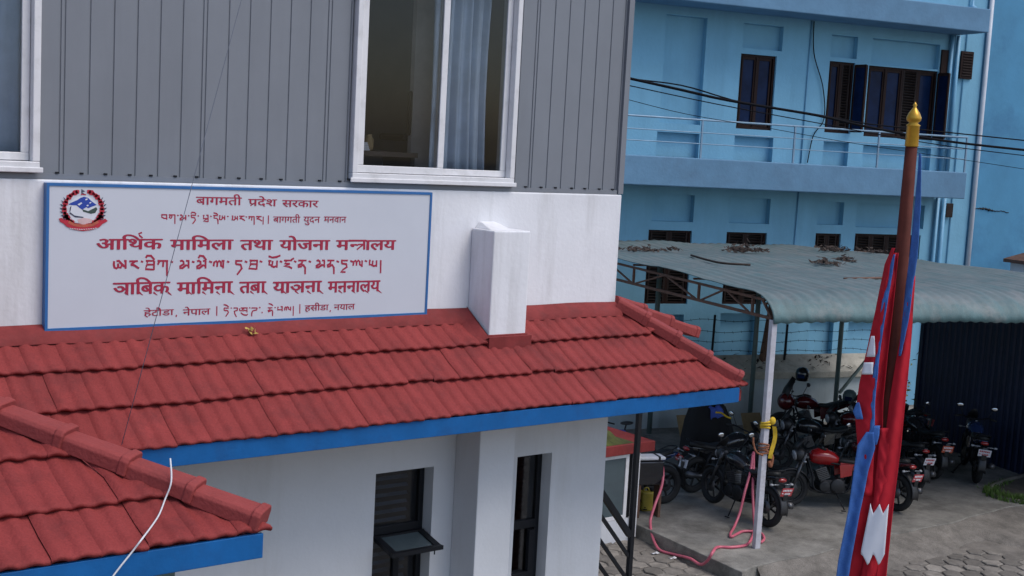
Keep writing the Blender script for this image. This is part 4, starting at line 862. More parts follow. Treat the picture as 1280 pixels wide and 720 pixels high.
# ================================================================== FLAGPOLE AND FLAG
pp0 = CAM + ray(1117, 439) * (11.0); PB = Vector((pp0.x, pp0.y, 0))
fp = thing('flagpole', 'brown painted flagpole with a golden pointed finial', 'flagpole', PB)
ZT = 5.78
m = MB(); m.lathe([(.085, 0), (.085, 2), (.068, 4), (.05, ZT)], n=16); m.build('pole', M['pole'], fp)
m = MB(); m.lathe([(.054, ZT + .001), (.056, ZT + .01), (.052, ZT + .17), (.06, ZT + .18), (.035, ZT + .20), (.058, ZT + .22), (.062, ZT + .245), (.045, ZT + .285), (.02, ZT + .32), (.012, ZT + .335), (.018, ZT + .35), (.004, ZT + .375)], n=18); m.build('finial', M['gold'], fp)
m = MB(); m.lathe([(.2, 0), (.2, .3), (.14, .34)], n=20); m.build('base', M['kerb'], fp)
hv = Vector((pp0.x, pp0.y, 0)).normalized(); hr = Vector((hv.y, -hv.x, 0))       # away from the viewer's side of the square / along it
fg = thing('flag', 'limp red flag with blue border and white emblems wrapped round the flagpole', 'flag', PB)
def fpt(u, v, off):
    k = hv.dot(PB) + off; p = on_plane(u, v, hv, k); return (p.x - PB.x, p.y - PB.y, p.z)
def interp(tab, v):
    if v <= tab[0][0]: return tab[0][1]
    for (v0, a_), (v1, b_) in zip(tab, tab[1:]):
        if v <= v1: return a_ + (b_ - a_) * (v - v0) / (v1 - v0)
    return tab[-1][1]
def cloth(name, mat, left, right, offl, offr, v0, v1, folds=2., amp=.03, ph=0., nx=14, ny=60, edge=None, wr=.012):
    rows = []; r = random.Random(int(ph * 100) + 5)
    for j in range(ny + 1):
        v = v0 + (v1 - v0) * j / ny; row = []
        ul, ur = interp(left, v), interp(right, v)
        for i in range(nx + 1):
            t = i / nx; o_ = offl + (offr - offl) * t + amp * math.sin(t * math.pi * folds + ph + v * .004) * min(1, (j + 3) / 12) + wr * math.sin(v * .11 + t * 5 + ph) * math.sin(v * .037 + ph) + wr * .45 * math.sin(v * .31 - t * 7 + 2 * ph) * math.sin(t * math.pi)
            vv = v
            if edge: vv = v + edge(t) * (1 if j == ny else 0) 
            row.append(fpt(ul + (ur - ul) * t, vv, o_))
        rows.append(row)
    m = MB(); m.grid(rows); return m.build(name, M[mat], fg, solid=.005, fix=False)
# left cloth: red outer fold
cloth('red_cloth', 'flagred', [(310, 1115), (330, 1106), (380, 1096), (440, 1083), (480, 1074), (520, 1069), (570, 1073), (620, 1070)], [(310, 1119), (330, 1113), (380, 1106), (440, 1100), (500, 1094), (545, 1094), (575, 1092), (620, 1090)], -.10, -.125, 310, 620, 1.2, .02, .3)
cloth('red_cloth', 'flagred', [(316, 1117), (380, 1105), (440, 1096), (500, 1089), (560, 1082), (640, 1070), (720, 1056), (800, 1046), (840, 1040)], [(316, 1123), (360, 1119), (440, 1110), (500, 1104), (560, 1103), (640, 1097), (720, 1092), (800, 1086), (840, 1083)], -.09, -.10, 316, 840, 2.2, .018, 1.2, nx=20)
cloth('blue_border', 'flagblue', [(318, 1116), (340, 1110), (380, 1102), (440, 1094), (500, 1088), (545, 1085)], [(318, 1119), (340, 1116), (380, 1109), (440, 1100), (500, 1094), (545, 1093)], -.135, -.14, 318, 545, 1., .008, .2, nx=5, wr=.008)
cloth('blue_border', 'flagblue', [(540, 1083), (556, 1072), (575, 1069), (640, 1060), (700, 1048), (760, 1040), (840, 1030)], [(540, 1092), (560, 1094), (590, 1085), (612, 1081), (640, 1075), (700, 1064), (760, 1055), (840, 1045)], -.145, -.15, 540, 840, 2.2, .014, 2.2, nx=12, wr=.007, ny=110)
cloth('blue_border', 'flagblue', [(503, 1071), (514, 1066), (524, 1070)], [(503, 1074), (514, 1077), (524, 1079)], -.14, -.15, 503, 524, 1., .004, 0, nx=4, ny=6, wr=.0)
cloth('blue_border', 'flagblue', [(532, 1091), (545, 1090), (556, 1092)], [(532, 1100), (545, 1099), (556, 1096)], -.15, -.15, 532, 556, 1., .004, 0, nx=4, ny=6, wr=.0)
cloth('white_moon', 'flagwhite', [(420, 1089), (436, 1085), (446, 1083)], [(420, 1093), (436, 1094), (441, 1094)], -.148, -.16, 420, 446, 1., .004, 0, nx=4, ny=6, wr=.004)
cloth('white_moon', 'flagwhite', [(453, 1080), (468, 1077)], [(452, 1092), (462, 1091)], -.148, -.165, 453, 468, 1., .004, 0, nx=4, ny=6, wr=.004)
# right cloth
cloth('blue_border', 'flagblue', [(192, 1149), (260, 1143), (320, 1137), (360, 1132), (420, 1126), (445, 1123)], [(192, 1151.5), (260, 1151), (320, 1147), (360, 1141), (400, 1136), (445, 1126)], -.10, -.125, 192, 445, 1., .012, .4, nx=5, wr=.01)
cloth('red_cloth', 'flagred', [(345, 1139), (380, 1133), (440, 1122), (500, 1112), (560, 1105), (640, 1090), (720, 1076), (840, 1062)], [(345, 1144), (380, 1142), (440, 1138), (500, 1132), (560, 1126), (640, 1116), (720, 1108), (840, 1097)], -.105, -.10, 345, 840, 1.9, .018, .1, nx=20)
cloth('red_cloth', 'flagred', [(540, 1100), (600, 1094), (720, 1082), (840, 1070)], [(540, 1112), (600, 1108), (720, 1097), (840, 1085)], -.115, -.12, 535, 840, 1.6, .010, .7, nx=16)
# white sun on the right cloth, jagged top and bottom
m = MB(); nx, ny = 12, 16; rows = []
for j in range(ny + 1):
    row = []
    for i in range(nx + 1):
        t = i / nx; tri = abs((t * 2 + .0) % 1.0 - .5) * 2; vt_ = 641 - 12 * tri + (1 if i else 0); vb_ = 708 - 17 * (1 - abs((t * 2 + .45) % 1.0 - .5) * 2)
        v = vt_ + (vb_ - vt_) * j / ny; ul = interp([(630, 1088), (690, 1076), (715, 1078)], v); ur = interp([(630, 1111), (690, 1106), (715, 1104)], v)
        row.append(fpt(ul + (ur - ul) * t, v, -.172 + .006 * math.sin(t * 6 + v * .05)))
    rows.append(row)
m.grid(rows); m.build('white_sun', M['flagwhite'], fg, solid=.004, fix=False)

# ================================================================== POWER CABLES
def cabl(pts, k, r, lab):
    P = []
    for u, v in pts: s, z = at_k(u, v, k); P.append(F2(s, k, z))
    d0 = (P[0] - P[1]).normalized(); d1 = (P[-1] - P[-2]).normalized()
    tube_thing('power_cable', [P[0] + d0 * 14] + smooth_path(P, 4) + [P[-1] + d1 * 14], r, 'cable', lab, 'cable', 6, 'power cables')
cabl([(787, 98), (850, 112), (913, 126), (1020, 144), (1087, 159), (1180, 176), (1285, 188)], 20.0, .026, 'thickest of the black power cables crossing the blue building')
cabl([(787, 98.5), (851, 106.5), (905, 122), (930, 128), (1020, 143), (1087, 155), (1180, 165), (1285, 176)], 20.2, .014, 'slack black power cable sagging above and around the thickest cable')
cabl([(787, 107), (900, 131), (1029, 155), (1087, 166), (1180, 182), (1285, 195)], 19.8, .010, 'thin black power cable running just below the thickest cable')
cabl([(787, 125), (860, 143), (960, 160), (1060, 178), (1180, 196), (1285, 212)], 19.8, .006, 'lowest and thinnest power cable crossing the balcony railing')

# ================================================================== STAIR RAILING, KIOSK
sr = thing('stair_railing', 'black steel stair railing descending past the white wall corner', 'railing', (9.38, 9.8, 0))
m = MB(); m.bar((0, 0, 0), (0, 0, 3.3), .05, .05); m.build('post', M['black'], sr)
for (za, zb, t) in ((1.99, 1.47, .06), (1.75, 1.24, .035), (1.49, .98, .035), (1.23, .72, .035), (.97, .46, .035)):
    sl = (za - zb) / .44; m = MB(); m.bar((-1.15, 0, zb + sl * 1.15), (0.0 - .026, 0, zb + .03), t, t); m.build('handrail' if t > .05 else 'bar', M['black'], sr)
ks = thing('kiosk', 'small white cabinet with a glass door and a red slab top', 'cabinet', (12.1, 13.7, 0))
m = MB(); m.box(-.6, .50, -.50, .5, 0, .34); m.build('base', M['white_dim'], ks)
m = MB(); m.box(-.6, .50, -.46, .5, .341, 1.30); m.build('body', M['black'], ks)
m = MB(); m.box(-.14, .40, -.50, -.461, .345, .40); m.box(-.14, .40, -.50, -.461, 1.25, 1.30); m.box(-.14, -.09, -.50, -.461, .40, 1.25); m.box(.34, .40, -.50, -.461, .40, 1.25); m.build('door_frame', M['upvc'], ks)
m = MB(); m.box(-.09, .34, -.485, -.475, .40, 1.25); m.build('glass_door', M['frost'], ks)
for x in (.46, .56):
    m = MB(); m.box(x, x + .03, -.53, -.505, .05, 1.30); m.build('corner_strip', M['upvc'], ks)
m = MB(); m.box(-.7, .84, -.56, .6, 1.31, 1.46); m.build('slab', M['flash'], ks, bevel=.01)
ms = MB(); rows = []
for j in range(13):
    row = []
    for i in range(25):
        x, y = -.68 + 1.15 * i / 24, -.52 + 1.05 * j / 12; e = min(i, 24 - i, 5) / 5 * min(j, 12 - j, 3) / 3
        row.append((x, y, 1.462 + e * (.10 + .06 * math.sin(i * .5) + .03 * random.random())))
    rows.append(row)
ms.grid(rows); mo = ms.build('moss', M['moss'], fix=False); mo.location = (12.1, 13.7, 0); tag(mo, kind='stuff')

# ================================================================== MOTORCYCLES
def arc_pts(c, r, a0, a1, n, y=0.): return [(c[0] + r * math.cos(R(a0 + (a1 - a0) * i / n)), y, c[1] + r * math.sin(R(a0 + (a1 - a0) * i / n))) for i in range(n + 1)]
def make_motorcycle():
    t = bpy.data.objects.new('motorcycle', None); col.objects.link(t)
    RW, FW = (-.65, .31), (.65, .31)
    for nm, c, wd in (('rear_wheel', RW, .055), ('front_wheel', FW, .045)):
        w = MB(); w.torus((c[0], 0, c[1]), (0, 1, 0), .25, wd, 30, 10, 1.0); wo = w.build(nm, M['rubber'], t)
        r = MB(); r.torus((c[0], 0, c[1]), (0, 1, 0), .205, .018, 28, 6, 1.6)
        for i in range(6):
            a_ = R(60 * i + 15); d = Vector((math.cos(a_), 0, math.sin(a_))); r.bar(Vector((c[0], 0, c[1])) + d * .03, Vector((c[0], 0, c[1])) + d * .2, .028, .02, (0, 1, 0))
        r.lathe([(.045, -.05), (.05, -.02), (.05, .02), (.045, .05)], (c[0], 0, c[1]), (0, 1, 0), 12); r.build('rim', M['engine'], wo)
        b = MB(); b.lathe([(.10, -.003), (.10, .003)], (c[0], .055, c[1]), (0, 1, 0), 16); b.build('brake_disc', M['alu'], wo)
    f = MB()
    for s in (-1, 1): f.tube([(FW[0], s * .075, FW[1]), (.46, s * .075, .82)], .022, 8); f.tube([(.50, s * .075, .66), (.44, s * .075, .88)], .027, 8)
    f.box(.40, .48, -.10, .10, .80, .83); f.build('fork', M['alu'], t)
    m = MB(); rows = [[(x, y_, z) for (x, _, z) in arc_pts(FW, .325, 20, 165, 12)] for y_ in (-.06, -.03, .03, .06)]
    rows[0] = [(p[0], p[1], p[2] - .02) for p in rows[0]]; rows[3] = [(p[0], p[1], p[2] - .02) for p in rows[3]]; m.grid(rows); m.build('front_mudguard', M['plastic'], t, solid=.006)
    m = MB(); m.ell((.52, 0, .84), (.11, .10, .12), 14, 10); ho = m.build('headlight', M['plastic'], t)
    m = MB(); m.lathe([(.085, 0), (.08, .015), (.05, .03), (.005, .035)], (.60, 0, .83), (1, 0, -.15), 16); m.build('lens', M['lensclear'], ho)
    m = MB(); m.grid([[(.60, -.09, .93), (.615, 0, .94), (.60, .09, .93)], [(.53, -.085, 1.02), (.55, 0, 1.04), (.53, .085, 1.02)], [(.47, -.05, 1.09), (.48, 0, 1.12), (.47, .05, 1.09)]]); m.build('visor', M['plastic'], t, solid=.005)
    m = MB(); m.tube(smooth_path([(.24, -.37, .98), (.30, -.24, 1.0), (.40, -.10, .95), (.40, .10, .95), (.30, .24, 1.0), (.24, .37, .98)]), .013, 8); hb = m.build('handlebar', M['black'], t)
    for s in (-1, 1):
        m = MB(); m.tube([(.245, s * .36, .982), (.29, s * .25, .999)], .02, 8); m.build('grip', M['rubber'], hb)
        m = MB(); m.tube([(.33, s * .21, .99), (.28, s * .28, 1.16)], .006, 6); m.ell((.265, s * .30, 1.19), (.018, .065, .042), 12, 8); mi = m.build('mirror', M['plastic'], t)
        m = MB(); m.ell((.252, s * .30, 1.19), (.008, .058, .036), 12, 8); m.build('mirror_glass', M['mirror'], mi)
    # tank with knee recesses
    rings = []
    for x, w_, zt, zb in ((.36, .05, .86, .76), (.32, .12, .92, .72), (.22, .155, .955, .69), (.08, .15, .945, .68), (-.04, .11, .89, .68), (-.12, .07, .82, .69), (-.14, .04, .78, .70)):
        zc = (zt + zb) / 2; hz = (zt - zb) / 2; rings.append([(x, w_ * math.cos(R(a_)) * (1 if math.sin(R(a_)) > -.2 else .8), zc + hz * math.sin(R(a_))) for a_ in range(0, 360, 24)])
    m = MB(); m.loft(rings); m.build('tank', M['redpaint'], t)
    m = MB(); m.lathe([(.03, 0), (.032, .01), (.02, .016)], (.16, 0, .952), n=12); m.build('fuel_cap', M['chrome'], t)
    rings = []
    for x, w_, zt in ((-.08, .07, .80), (-.16, .11, .80), (-.34, .13, .785), (-.45, .13, .81), (-.62, .12, .845), (-.74, .08, .86), (-.78, .04, .855)):
        rings.append([(x, -w_, zt - .06), (x, -w_, zt - .015), (x, -w_ * .7, zt), (x, w_ * .7, zt), (x, w_, zt - .015), (x, w_, zt - .06)])
    m = MB(); m.loft(rings); m.build('seat', M['seat'], t)
    rings = []
    for x, w_, z0_, z1_ in ((-.12, .10, .62, .74), (-.35, .115, .62, .735), (-.6, .10, .70, .775), (-.8, .07, .76, .80), (-.88, .04, .79, .81)):
        rings.append([(x, -w_, z0_), (x, -w_, z1_), (x, w_, z1_), (x, w_, z0_)])
    m = MB(); m.loft(rings, smooth=False); m.build('tail_panel', M['redpaint'], t, bevel=.015)
    m = MB(); m.ell((-.88, 0, .765), (.035, .075, .035), 12, 8); m.build('tail_light', M['lensred'], t)
    m = MB(); m.tube(smooth_path([(-.55, .11, .80), (-.75, .11, .88), (-.84, .05, .90), (-.84, -.05, .90), (-.75, -.11, .88), (-.55, -.11, .80)]), .012, 6); m.build('grab_rail', M['black'], t)
    m = MB(); rows = [[(x - .02, y_, z + dz) for (x, _, z) in arc_pts((-.65, .33), .33, 95, 190, 10)] for y_, dz in ((-.07, -.02), (-.04, 0), (.04, 0), (.07, -.02))]; m.grid(rows); m.build('rear_mudguard', M['plastic'], t, solid=.006)
    m = MB(); m.obox((-.985, 0, .60), (.006, 0, .02), (0, .04, 0), (-.01, 0, .09)); m.build('plate_bracket', M['plastic'], t)
    m = MB(); m.obox((-1.0, 0, .62), (.003, 0, .001), (0, .105, 0), (-.02, 0, .062)); pl = m.build('number_plate', M['plate_red'], t)
    m = MB(); r = random.Random(3)
    for row_, z in ((0, .028), (1, -.026)):
        y_ = -.08
        while y_ < .075:
            w_ = r.choice((.012, .018, .024)); m.obox((-1.0045 - z * .30, y_ + w_ / 2, .62 + z), (.0012, 0, 0), (0, w_ / 2, 0), (-.004, 0, .015 if r.random() < .6 else .005))
            if r.random() < .6: m.obox((-1.0047 - (z + .01) * .30, y_ + w_ / 2, .62 + z + .011), (.0012, 0, 0), (0, w_ / 2 + .003, 0), (0, 0, .003))
            y_ += w_ + .009
    m.build('plate_marks', M['platewhite'], pl)
    for s in (-1, 1):
        for x, z in ((-.87, .70), (.50, .76)):
            m = MB(); m.tube([(x, s * .06, z), (x, s * .17, z)], .008, 6); m.ell((x, s * .19, z), (.028, .035, .02), 10, 7); m.build('indicator', M['lensclear'], t)
    # frame, engine
    m = MB()
    for s in (-1, 1):
        m.tube(smooth_path([(.40, s * .03, .80), (.33, s * .09, .55), (.26, s * .11, .30), (-.20, s * .11, .27), (-.30, s * .11, .45), (-.35, s * .10, .70), (-.7, s * .09, .76)]), .017, 6)
        m.tube([(.38, s * .03, .78), (-.30, s * .10, .68)], .017, 6)
    m.build('frame', M['black'], t)
    m = MB(); m.box(-.20, .20, -.12, .12, .27, .46); m.lathe([(.10, -.15), (.12, -.14), (.12, .14), (.10, .15)], (-.08, 0, .37), (0, 1, 0), 16); m.lathe([(.08, -.14), (.09, -.13), (.09, .13), (.08, .14)], (.13, 0, .36), (0, 1, 0), 16)
    eo = m.build('engine', M['engine'], t, bevel=.02)
    m = MB()
    for i in range(7): m.obox((.12 + i * .012, 0, .48 + i * .026), (.085, 0, -.03), (0, .095, 0), (.003, 0, .008))
    m.box(.09, .19, -.06, .06, .46, .66); m.build('cylinder_fins', M['alu'], eo)
    m = MB(); m.tube(smooth_path([(.24, -.05, .58), (.32, -.08, .48), (.28, -.12, .28), (.05, -.14, .22), (-.2, -.15, .24), (-.4, -.16, .28)]), .02, 8); m.tube([(-.36, -.165, .275), (-.5, -.17, .31), (-.95, -.17, .40)], [.025, .045, .05], 10); m.build('exhaust', M['alu'], t)
    m = MB()
    for s in (-1, 1): m.tube([(-.65, s * .09, .31), (-.2, s * .10, .36)], .02, 6); m.tube([(-.58, s * .11, .36), (-.45, s * .11, .70)], .025, 8)
    m.build('swingarm', M['black'], t)
    m = MB(); m.obox((-.42, .075, .34), (.22, 0, .01), (0, .012, 0), (0, 0, .05)); m.build('chain_guard', M['plastic'], t)
    for s in (-1, 1):
        m = MB(); m.prism([(-.10, s * .108, .70), (-.32, s * .118, .72), (-.30, s * .122, .54), (-.12, s * .118, .50)], (0, s * .012, 0)); m.build('side_panel', M['redpaint'], t, bevel=.005)
    m = MB(); m.tube([(-.05, .12, .28), (-.14, .30, .035)], .011, 6); m.bar((-.16, .30, .015), (-.09, .32, .02), .03, .012); m.build('kickstand', M['black'], t)
    m = MB(); m.tube([(-.02, -.24, .30), (-.02, .24, .30)], .012, 6); m.tube([(-.36, -.22, .36), (-.36, .22, .36)], .010, 6); m.build('footrest', M['rubber'], t)
    return t
proto = make_motorcycle()
def paint(t, body, plate, ink=None):
    for c in kids(t):
        b_ = c.name.split('.')[0]
        if b_ in ('tank', 'tail_panel', 'side_panel'): c.material_slots[0].link = 'OBJECT'; c.material_slots[0].material = M[body]
        if b_ == 'number_plate':
            c.material_slots[0].link = 'OBJECT'; c.material_slots[0].material = M[plate]
            for q in kids(c): q.material_slots[0].link = 'OBJECT'; q.material_slots[0].material = M['plateink' if plate == 'plate_white' else 'platewhite']
bikes = [   # (u, v of a wheel's foot, which wheel: -1 rear / +1 front, heading in degrees, body, plate, label)
    ((865, 616), -1, -6, 'blackpaint', 'plate_red', 'black motorcycle showing its alloy wheel broadside between the white tray and the white shed post'),
    ((957, 659), -1, 82, 'blackpaint', 'plate_red', 'black motorcycle with its rear wheel and red plate close behind the white shed post'),
    ((986, 634), 1, 150, 'redpaint', 'plate_red', 'motorcycle with a bright glossy red tank parked broadside between the post and the flag'),
    ((975, 556), 1, 158, 'darkred', 'plate_red', 'tall dark red motorcycle with raised windscreen and mirrors at the back against the pale wall'),
    ((972, 590), 1, 150, 'blackpaint', 'plate_red', 'black motorcycle squeezed between the bright red one and the dark red one behind it'),
    ((1028, 580), 1, 150, 'darkred', 'plate_red', 'dark motorcycle half hidden between the bright red one and the flag'),
    ((1058, 566), 1, 150, 'blackpaint', 'plate_red', 'dark motorcycle partly behind the flag with a helmet on its handlebar'),
    ((1119, 639), -1, 84, 'darkred', 'plate_red', 'motorcycle with the lowest red plate, its rear wheel standing closest to the flag'),
    ((1138, 616), -1, 74, 'blackpaint', 'plate_white', 'motorcycle with a white plate squeezed between a red plated and an orange plated one'),
    ((1164, 599), -1, 66, 'blackpaint', 'plate_orange', 'motorcycle with an orange plate between the white plated one and the navy metal wall'),
    ((1219, 604), -1, 42, 'bluepaint', 'plate_white', 'dark blue black motorcycle alone in front of the navy metal wall with a bright mirror'),
    ((829, 630), -1, 168, 'bluepaint', 'plate_white', 'motorcycle behind the white cabinet with a white plate and the hose over its seat'),
]
BK = []
for i, ((u, v), which, hd, body, plate, lab) in enumerate(bikes):
    t = proto if i == 0 else copy_tree(proto)
    p = at_z(u, v, .2); h = Vector((math.cos(R(hd)), math.sin(R(hd)), 0)); c = p - h * (.65 * which)
    t.location = (c.x, c.y, .2); t.rotation_euler = (R(4), 0, R(hd)); t.rotation_mode = 'XYZ'
    tag(t, lab, 'motorcycle', 'motorcycles parked under the shed roof'); BK.append(t)
for t, b in zip(BK, bikes): paint(t, b[3], b[4])
# the dark red one carries a tall windscreen
m = MB(); m.grid([[(.62, -.14, .90), (.65, 0, .92), (.62, .14, .90)], [(.54, -.15, 1.08), (.58, 0, 1.10), (.54, .15, 1.08)], [(.42, -.09, 1.28), (.45, 0, 1.32), (.42, .09, 1.28)]]); m.build('windscreen', M['plastic'], BK[3], solid=.006)
m = MB(); m.ell((.56, 0, .84), (.17, .17, .17), 16, 10); m.build('fairing', M['darkred'], BK[3])
# white strapped load on the seat of the one behind the cabinet is a tray resting on it
def helmet(u, v, k, lab, mat):
    p = on_plane(u, v, N2, k); m = MB(); prof = [(.06, -.13), (.115, -.12), (.13, -.05), (.135, .02), (.115, .09), (.07, .13), (.005, .145)]; m.lathe(prof, (0, 0, 0), n=18)
    o = thing('helmet', lab, 'helmet', p); m.build('shell', M[mat], o); q = MB(); q.obox((-.11, -.05, -.02), (.02, .03, 0), (-.03, .06, 0), (0, 0, .04)); q.build('visor', M['dglass'], o, bevel=.01); return o
helmet(1062, 496, 20.2, 'dark green helmet hung on a handlebar beside the flag', 'steel')
helmet(1003, 468, 20.6, 'black helmet raised on the mirror of the dark red motorcycle', 'blackpaint')

# ================================================================== SMALL THINGS ROUND THE SHED
# black cover over a parked scooter
tp = MB(); c0 = at_z(905, 606, .2); rings = []
for z, a_, b_ in ((.0, .62, .40), (.3, .60, .38), (.6, .55, .36), (.9, .46, .33), (1.1, .36, .27), (1.22, .22, .17), (1.27, .05, .04)):
    rings.append([(c0.x + .55 + (a_ + .03 * math.sin(7 * t_ + z * 3)) * math.cos(t_) - .1 * z, c0.y + .9 + (b_ + .03 * math.sin(9 * t_ + z)) * math.sin(t_), .2 + z) for t_ in [i * 2 * math.pi / 36 for i in range(36)]])
tp.loft(rings); tag(tp.build('tarpaulin', M['tarp']), 'black cover draped over a scooter behind the black motorcycle with the alloy wheel', 'cover')
rg = MB(); q = Vector((c0.x + .30, c0.y + .66, 1.27)); rows = []
for j in range(6): rows.append([(q.x - .1 + i * .05 + .02 * math.sin(j), q.y - .02 * j + .02 * math.sin(i * 2), q.z + .10 - .035 * j + .02 * math.sin(i * 1.7 + j)) for i in range(7)])
rg.grid(rows); tag(rg.build('rag', M['bluerag'], solid=.006, fix=False), 'blue rag thrown on the black cover', 'rag')
q = on_plane(901, 519, N2, c0.dot(N2) + .3)
tube_thing('yellow_strap', smooth_path([q + E2 * -.1 + Vector((0, 0, .05)), q + Vector((0, 0, .04)), q + E2 * .1 + Vector((0, 0, -.02)), q + E2 * .2 + Vector((0, 0, -.06))]), .018, 'yellow', 'pale yellow strap on top of the black cover', 'strap')
# cardboard sheets against the back wall
for u, v, wd, lab in ((856, 578, .2, 'tan cardboard sheet leaning behind the black motorcycle with the alloy wheel'), (938, 562, .22, 'tan cardboard sheet at the wall foot beside the white shed post')):
    s_, z_ = at_k(u, v, 21.3); m = MB(); m.obox(F2(s_, 21.3, .2 + .2), E2 * wd, N2 * .10 + Vector((0, 0, .19)), Vector((0, 0, .0)) + N2 * .012 - Vector((0, 0, .004))); tag(m.build('cardboard_sheet', M['cardboard']), lab, 'cardboard')
# tray, tap box, jerrycans below the hose
p = at_z(812, 570, 1.12); tr = thing('tray', 'shallow white tray with a black strap above the hose end', 'tray', (p.x, p.y, 1.08), R(-20))
m = MB(); m.box(-.22, .22, -.12, .12, 0, .05); m.build('tray', M['paper'], tr, bevel=.02)
m = MB(); m.box(.10, .13, -.125, .125, -.004, .056); m.build('strap', M['black'], tr)
bx = thing('tool_crate', 'dark blue crate standing under the white tray by the kerb', 'crate', (p.x, p.y, .2), R(-20))
m = MB(); m.box(-.20, .20, -.11, .11, .5, .86); m.build('crate', M['blackpaint'], bx, bevel=.02)
for sx in (-.17, .17):
    m = MB(); m.box(sx - .02, sx + .02, -.1, .1, 0, .5); m.build('leg', M['rust'], bx)
def jerry(u, v, lab):
    p = at_z(u, v, .2); o = thing('jerrycan', lab, 'jerrycan', (p.x, p.y + .1, .2), R(-25), 'jerrycans under the crate'); m = MB(); m.box(-.10, .10, -.07, .07, 0, .30); m.build('body', M['jerry'], o, bevel=.025)
    m = MB(); m.lathe([(.025, .30), (.025, .34)], (.06, 0, 0), n=10); m.build('cap', M['black'], o); m = MB(); m.tube(smooth_path([(-.07, 0, .30), (-.05, 0, .35), (.0, 0, .35), (.02, 0, .30)]), .012, 6); m.build('handle', M['jerry'], o)
jerry(814, 640, 'yellow jerrycan nearer the pink hose'); jerry(801, 638, 'yellow jerrycan nearer the white cabinet')
# pink hose
hp = [(820, 574), (826, 577), (829, 590), (827, 608), (819, 630), (814, 646), (813, 656)]
pth = []
d0_ = on_plane(820, 574, Vector((0, 1, 0)), 12.9)
for (u, v), zz in zip(hp, (1.0, .99, .88, .70, .5, .33, .24)): pth.append(at_z(u, v, zz))
for (u, v), zz in (((816, 672), .12), ((824, 687), .03), ((897, 684), .225), ((915, 684), .225), ((933, 681), .225), ((940, 672), .225), ((943, 660), .25), ((942, 640), .45), ((941, 610), .75), ((942, 585), 1.0), ((942, 565), 1.2)): pth.append(at_z(u, v, zz))
kx = [on_plane(u, v, Vector((1, 0, 0)), x_) for u, v, x_ in ((842, 693, 12.66), (862, 698, 12.60), (875, 705.5, 12.56), (884, 701, 12.54), (891, 690, 12.57))]
pth[9:9] = kx
tube_thing('garden_hose', smooth_path(pth), .021, 'hose', 'long pink hose trailing from the crate over the kerb to the white post', 'hose', 8)
pth = [at_z(u, v, z) for (u, v), z in (((941, 568), 1.17), ((938, 590), .95), ((931, 615), .7), ((925, 640), .42), ((918, 658), .25), ((913, 667), .225), ((914, 671), .225), ((922, 667), .225), ((930, 664), .225), ((946, 665), .225), ((953, 668), .225), ((955, 674), .225), ((951, 678), .225))]
tube_thing('garden_hose', smooth_path(pth), .02, 'hose', 'second pink hose hanging in a loop at the foot of the white post', 'hose', 8)
ps_ = F2(9.964, 14.785, .2)
yc = MB(); 
for j, (dz, rr) in enumerate(((2.00, .075), (1.96, .082), (1.92, .075))):
    yc.torus((ps_.x, ps_.y, dz), (.2 * (j - 1), .2, 1), rr - .016, .017, 14, 6)
rows = [[(ps_.x + .055 + .035 * math.sin(j * .8) + .015 * i, ps_.y - .075 - .012 * i, 1.95 - .075 * j) for i in range(4)] for j in range(7)]
yc.grid(rows); yc.ell((ps_.x + .07, ps_.y - .06, 2.02), (.055, .04, .06), 10, 7)
tag(yc.build('yellow_cloth', M['yellow'], fix=False), 'yellow cloth knotted round the white shed post', 'cloth')
rp = MB()
for j in range(5): rp.torus((ps_.x, ps_.y, 1.56 + .03 * j), (.3 * math.sin(j * 2), .2, 1), .068, .013, 14, 5)
rp.tube(smooth_path([(ps_.x + .06, ps_.y - .06, 1.58), (ps_.x + .11, ps_.y - .07, 1.5), (ps_.x + .09, ps_.y - .07, 1.38), (ps_.x + .05, ps_.y - .07, 1.45)]), .026, 6)
rp.tube(smooth_path([(ps_.x - .07, ps_.y - .06, 1.55), (ps_.x - .17, ps_.y - .02, 1.60), (ps_.x - .22, ps_.y, 1.72), (ps_.x - .23, ps_.y, 1.80)]), .014, 6)
tag(rp.build('rope', M['rope']), 'brown rope coiled round the white shed post below the yellow cloth', 'rope')
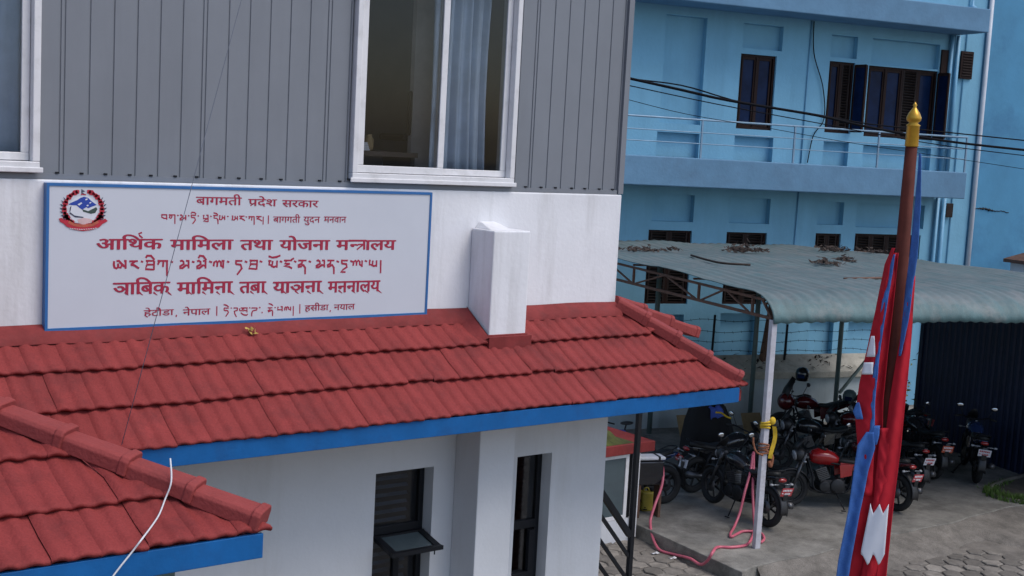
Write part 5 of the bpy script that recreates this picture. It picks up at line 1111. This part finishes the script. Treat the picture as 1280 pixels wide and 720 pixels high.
# bicycle leaning by the back wall
def make_bicycle(loc, rz):
    t = thing('bicycle', 'blue framed bicycle parked behind the mossy topped cabinet', 'bicycle', loc, rz)
    for nm, x in (('rear_wheel', -.52), ('front_wheel', .52)):
        m = MB(); m.torus((x, 0, .34), (0, 1, 0), .32, .02, 32, 8); wo = m.build(nm, M['rubber'], t)
        m = MB()
        for i in range(16):
            a_ = R(22.5 * i); m.tube([(x, .02 * (-1) ** i, .34), (x + .31 * math.cos(a_), 0, .34 + .31 * math.sin(a_))], .003, 4)
        m.build('spokes', M['alu'], wo)
    m = MB(); BBk, ST, HT = (-.05, 0, .30), (-.18, 0, .80), (.36, 0, .86)
    for a_, b_ in ((BBk, ST), (ST, HT), (BBk, (.38, 0, .74)), (BBk, (-.52, .05, .34)), (ST, (-.52, .05, .34)), (HT, (.52, .05, .34))): m.tube([a_, b_], .018, 8)
    m.build('frame', M['bluerag'], t)
    m = MB(); m.ell((-.22, 0, .93), (.13, .07, .03), 12, 7); m.tube([(-.18, 0, .8), (-.21, 0, .92)], .014, 6); m.build('saddle', M['seat'], t)
    m = MB(); m.tube(smooth_path([(.22, -.28, 1.0), (.36, -.2, 1.03), (.36, 0, 1.0), (.36, .2, 1.03), (.22, .28, 1.0)]), .013, 6); m.tube([(.36, 0, .86), (.36, 0, 1.0)], .014, 6); m.build('handlebar', M['black'], t)
    m = MB(); m.tube([(-.05, -.09, .30), (.08, -.09, .20)], .01, 6); m.tube([(-.05, .09, .30), (-.18, .09, .40)], .01, 6); m.torus((-.05, 0, .30), (0, 1, 0), .08, .008, 16, 5); m.build('pedal_crank', M['alu'], t)
p = at_z(806, 597, .2); make_bicycle((p.x - .55, p.y + .2, .2), R(172))
# shrub behind the right hand motorcycles
pt = MB(); c = at_z(1118, 560, .2); cp = Vector((c.x, c.y, .2)); cs = F2(17.0, 20.9, .2)
for i in range(420):
    d = Vector((random.gauss(0, .24), random.gauss(0, .18), abs(random.gauss(.75, .28)))); q = cs + d; e = Vector((random.gauss(0, 1), random.gauss(0, 1), random.gauss(0, .6))).normalized(); f = e.orthogonal().normalized() * .022; e *= random.uniform(.05, .10)
    pt.add([q - e * .3, q + f, q + e, q - f], [(0, 1, 2, 3)])
st_ = MB()
sb = thing('shrub', 'leafy green shrub growing against the wall beside the navy metal wall', 'shrub', cs)
for o_ in (pt,): 
    o_.v = [(x - cs.x, y_ - cs.y, z - cs.z) for x, y_, z in o_.v]; o_.build('leaves', M['plant'], sb, fix=False)
for i in range(7): st_.tube([(random.gauss(0, .05), random.gauss(0, .05), 0), (random.gauss(0, .2), random.gauss(0, .15), .9)], [.012, .005], 5)
st_.build('stems', M['leaf'], sb)
for u, v, lab in ((818, 691, 'small white paper scrap on the pavers below the kerb'), (840, 697, 'pale blue scrap on the pavers beside the hose')):
    p = at_z(u, v, .03); m = MB(); m.grid([[(p.x - .06 + .04 * i, p.y - .04 + .03 * j, .03 + .008 * math.sin(i * 2 + j)) for i in range(4)] for j in range(3)]); tag(m.build('litter', M['paper'], solid=.002, fix=False), lab, 'litter')
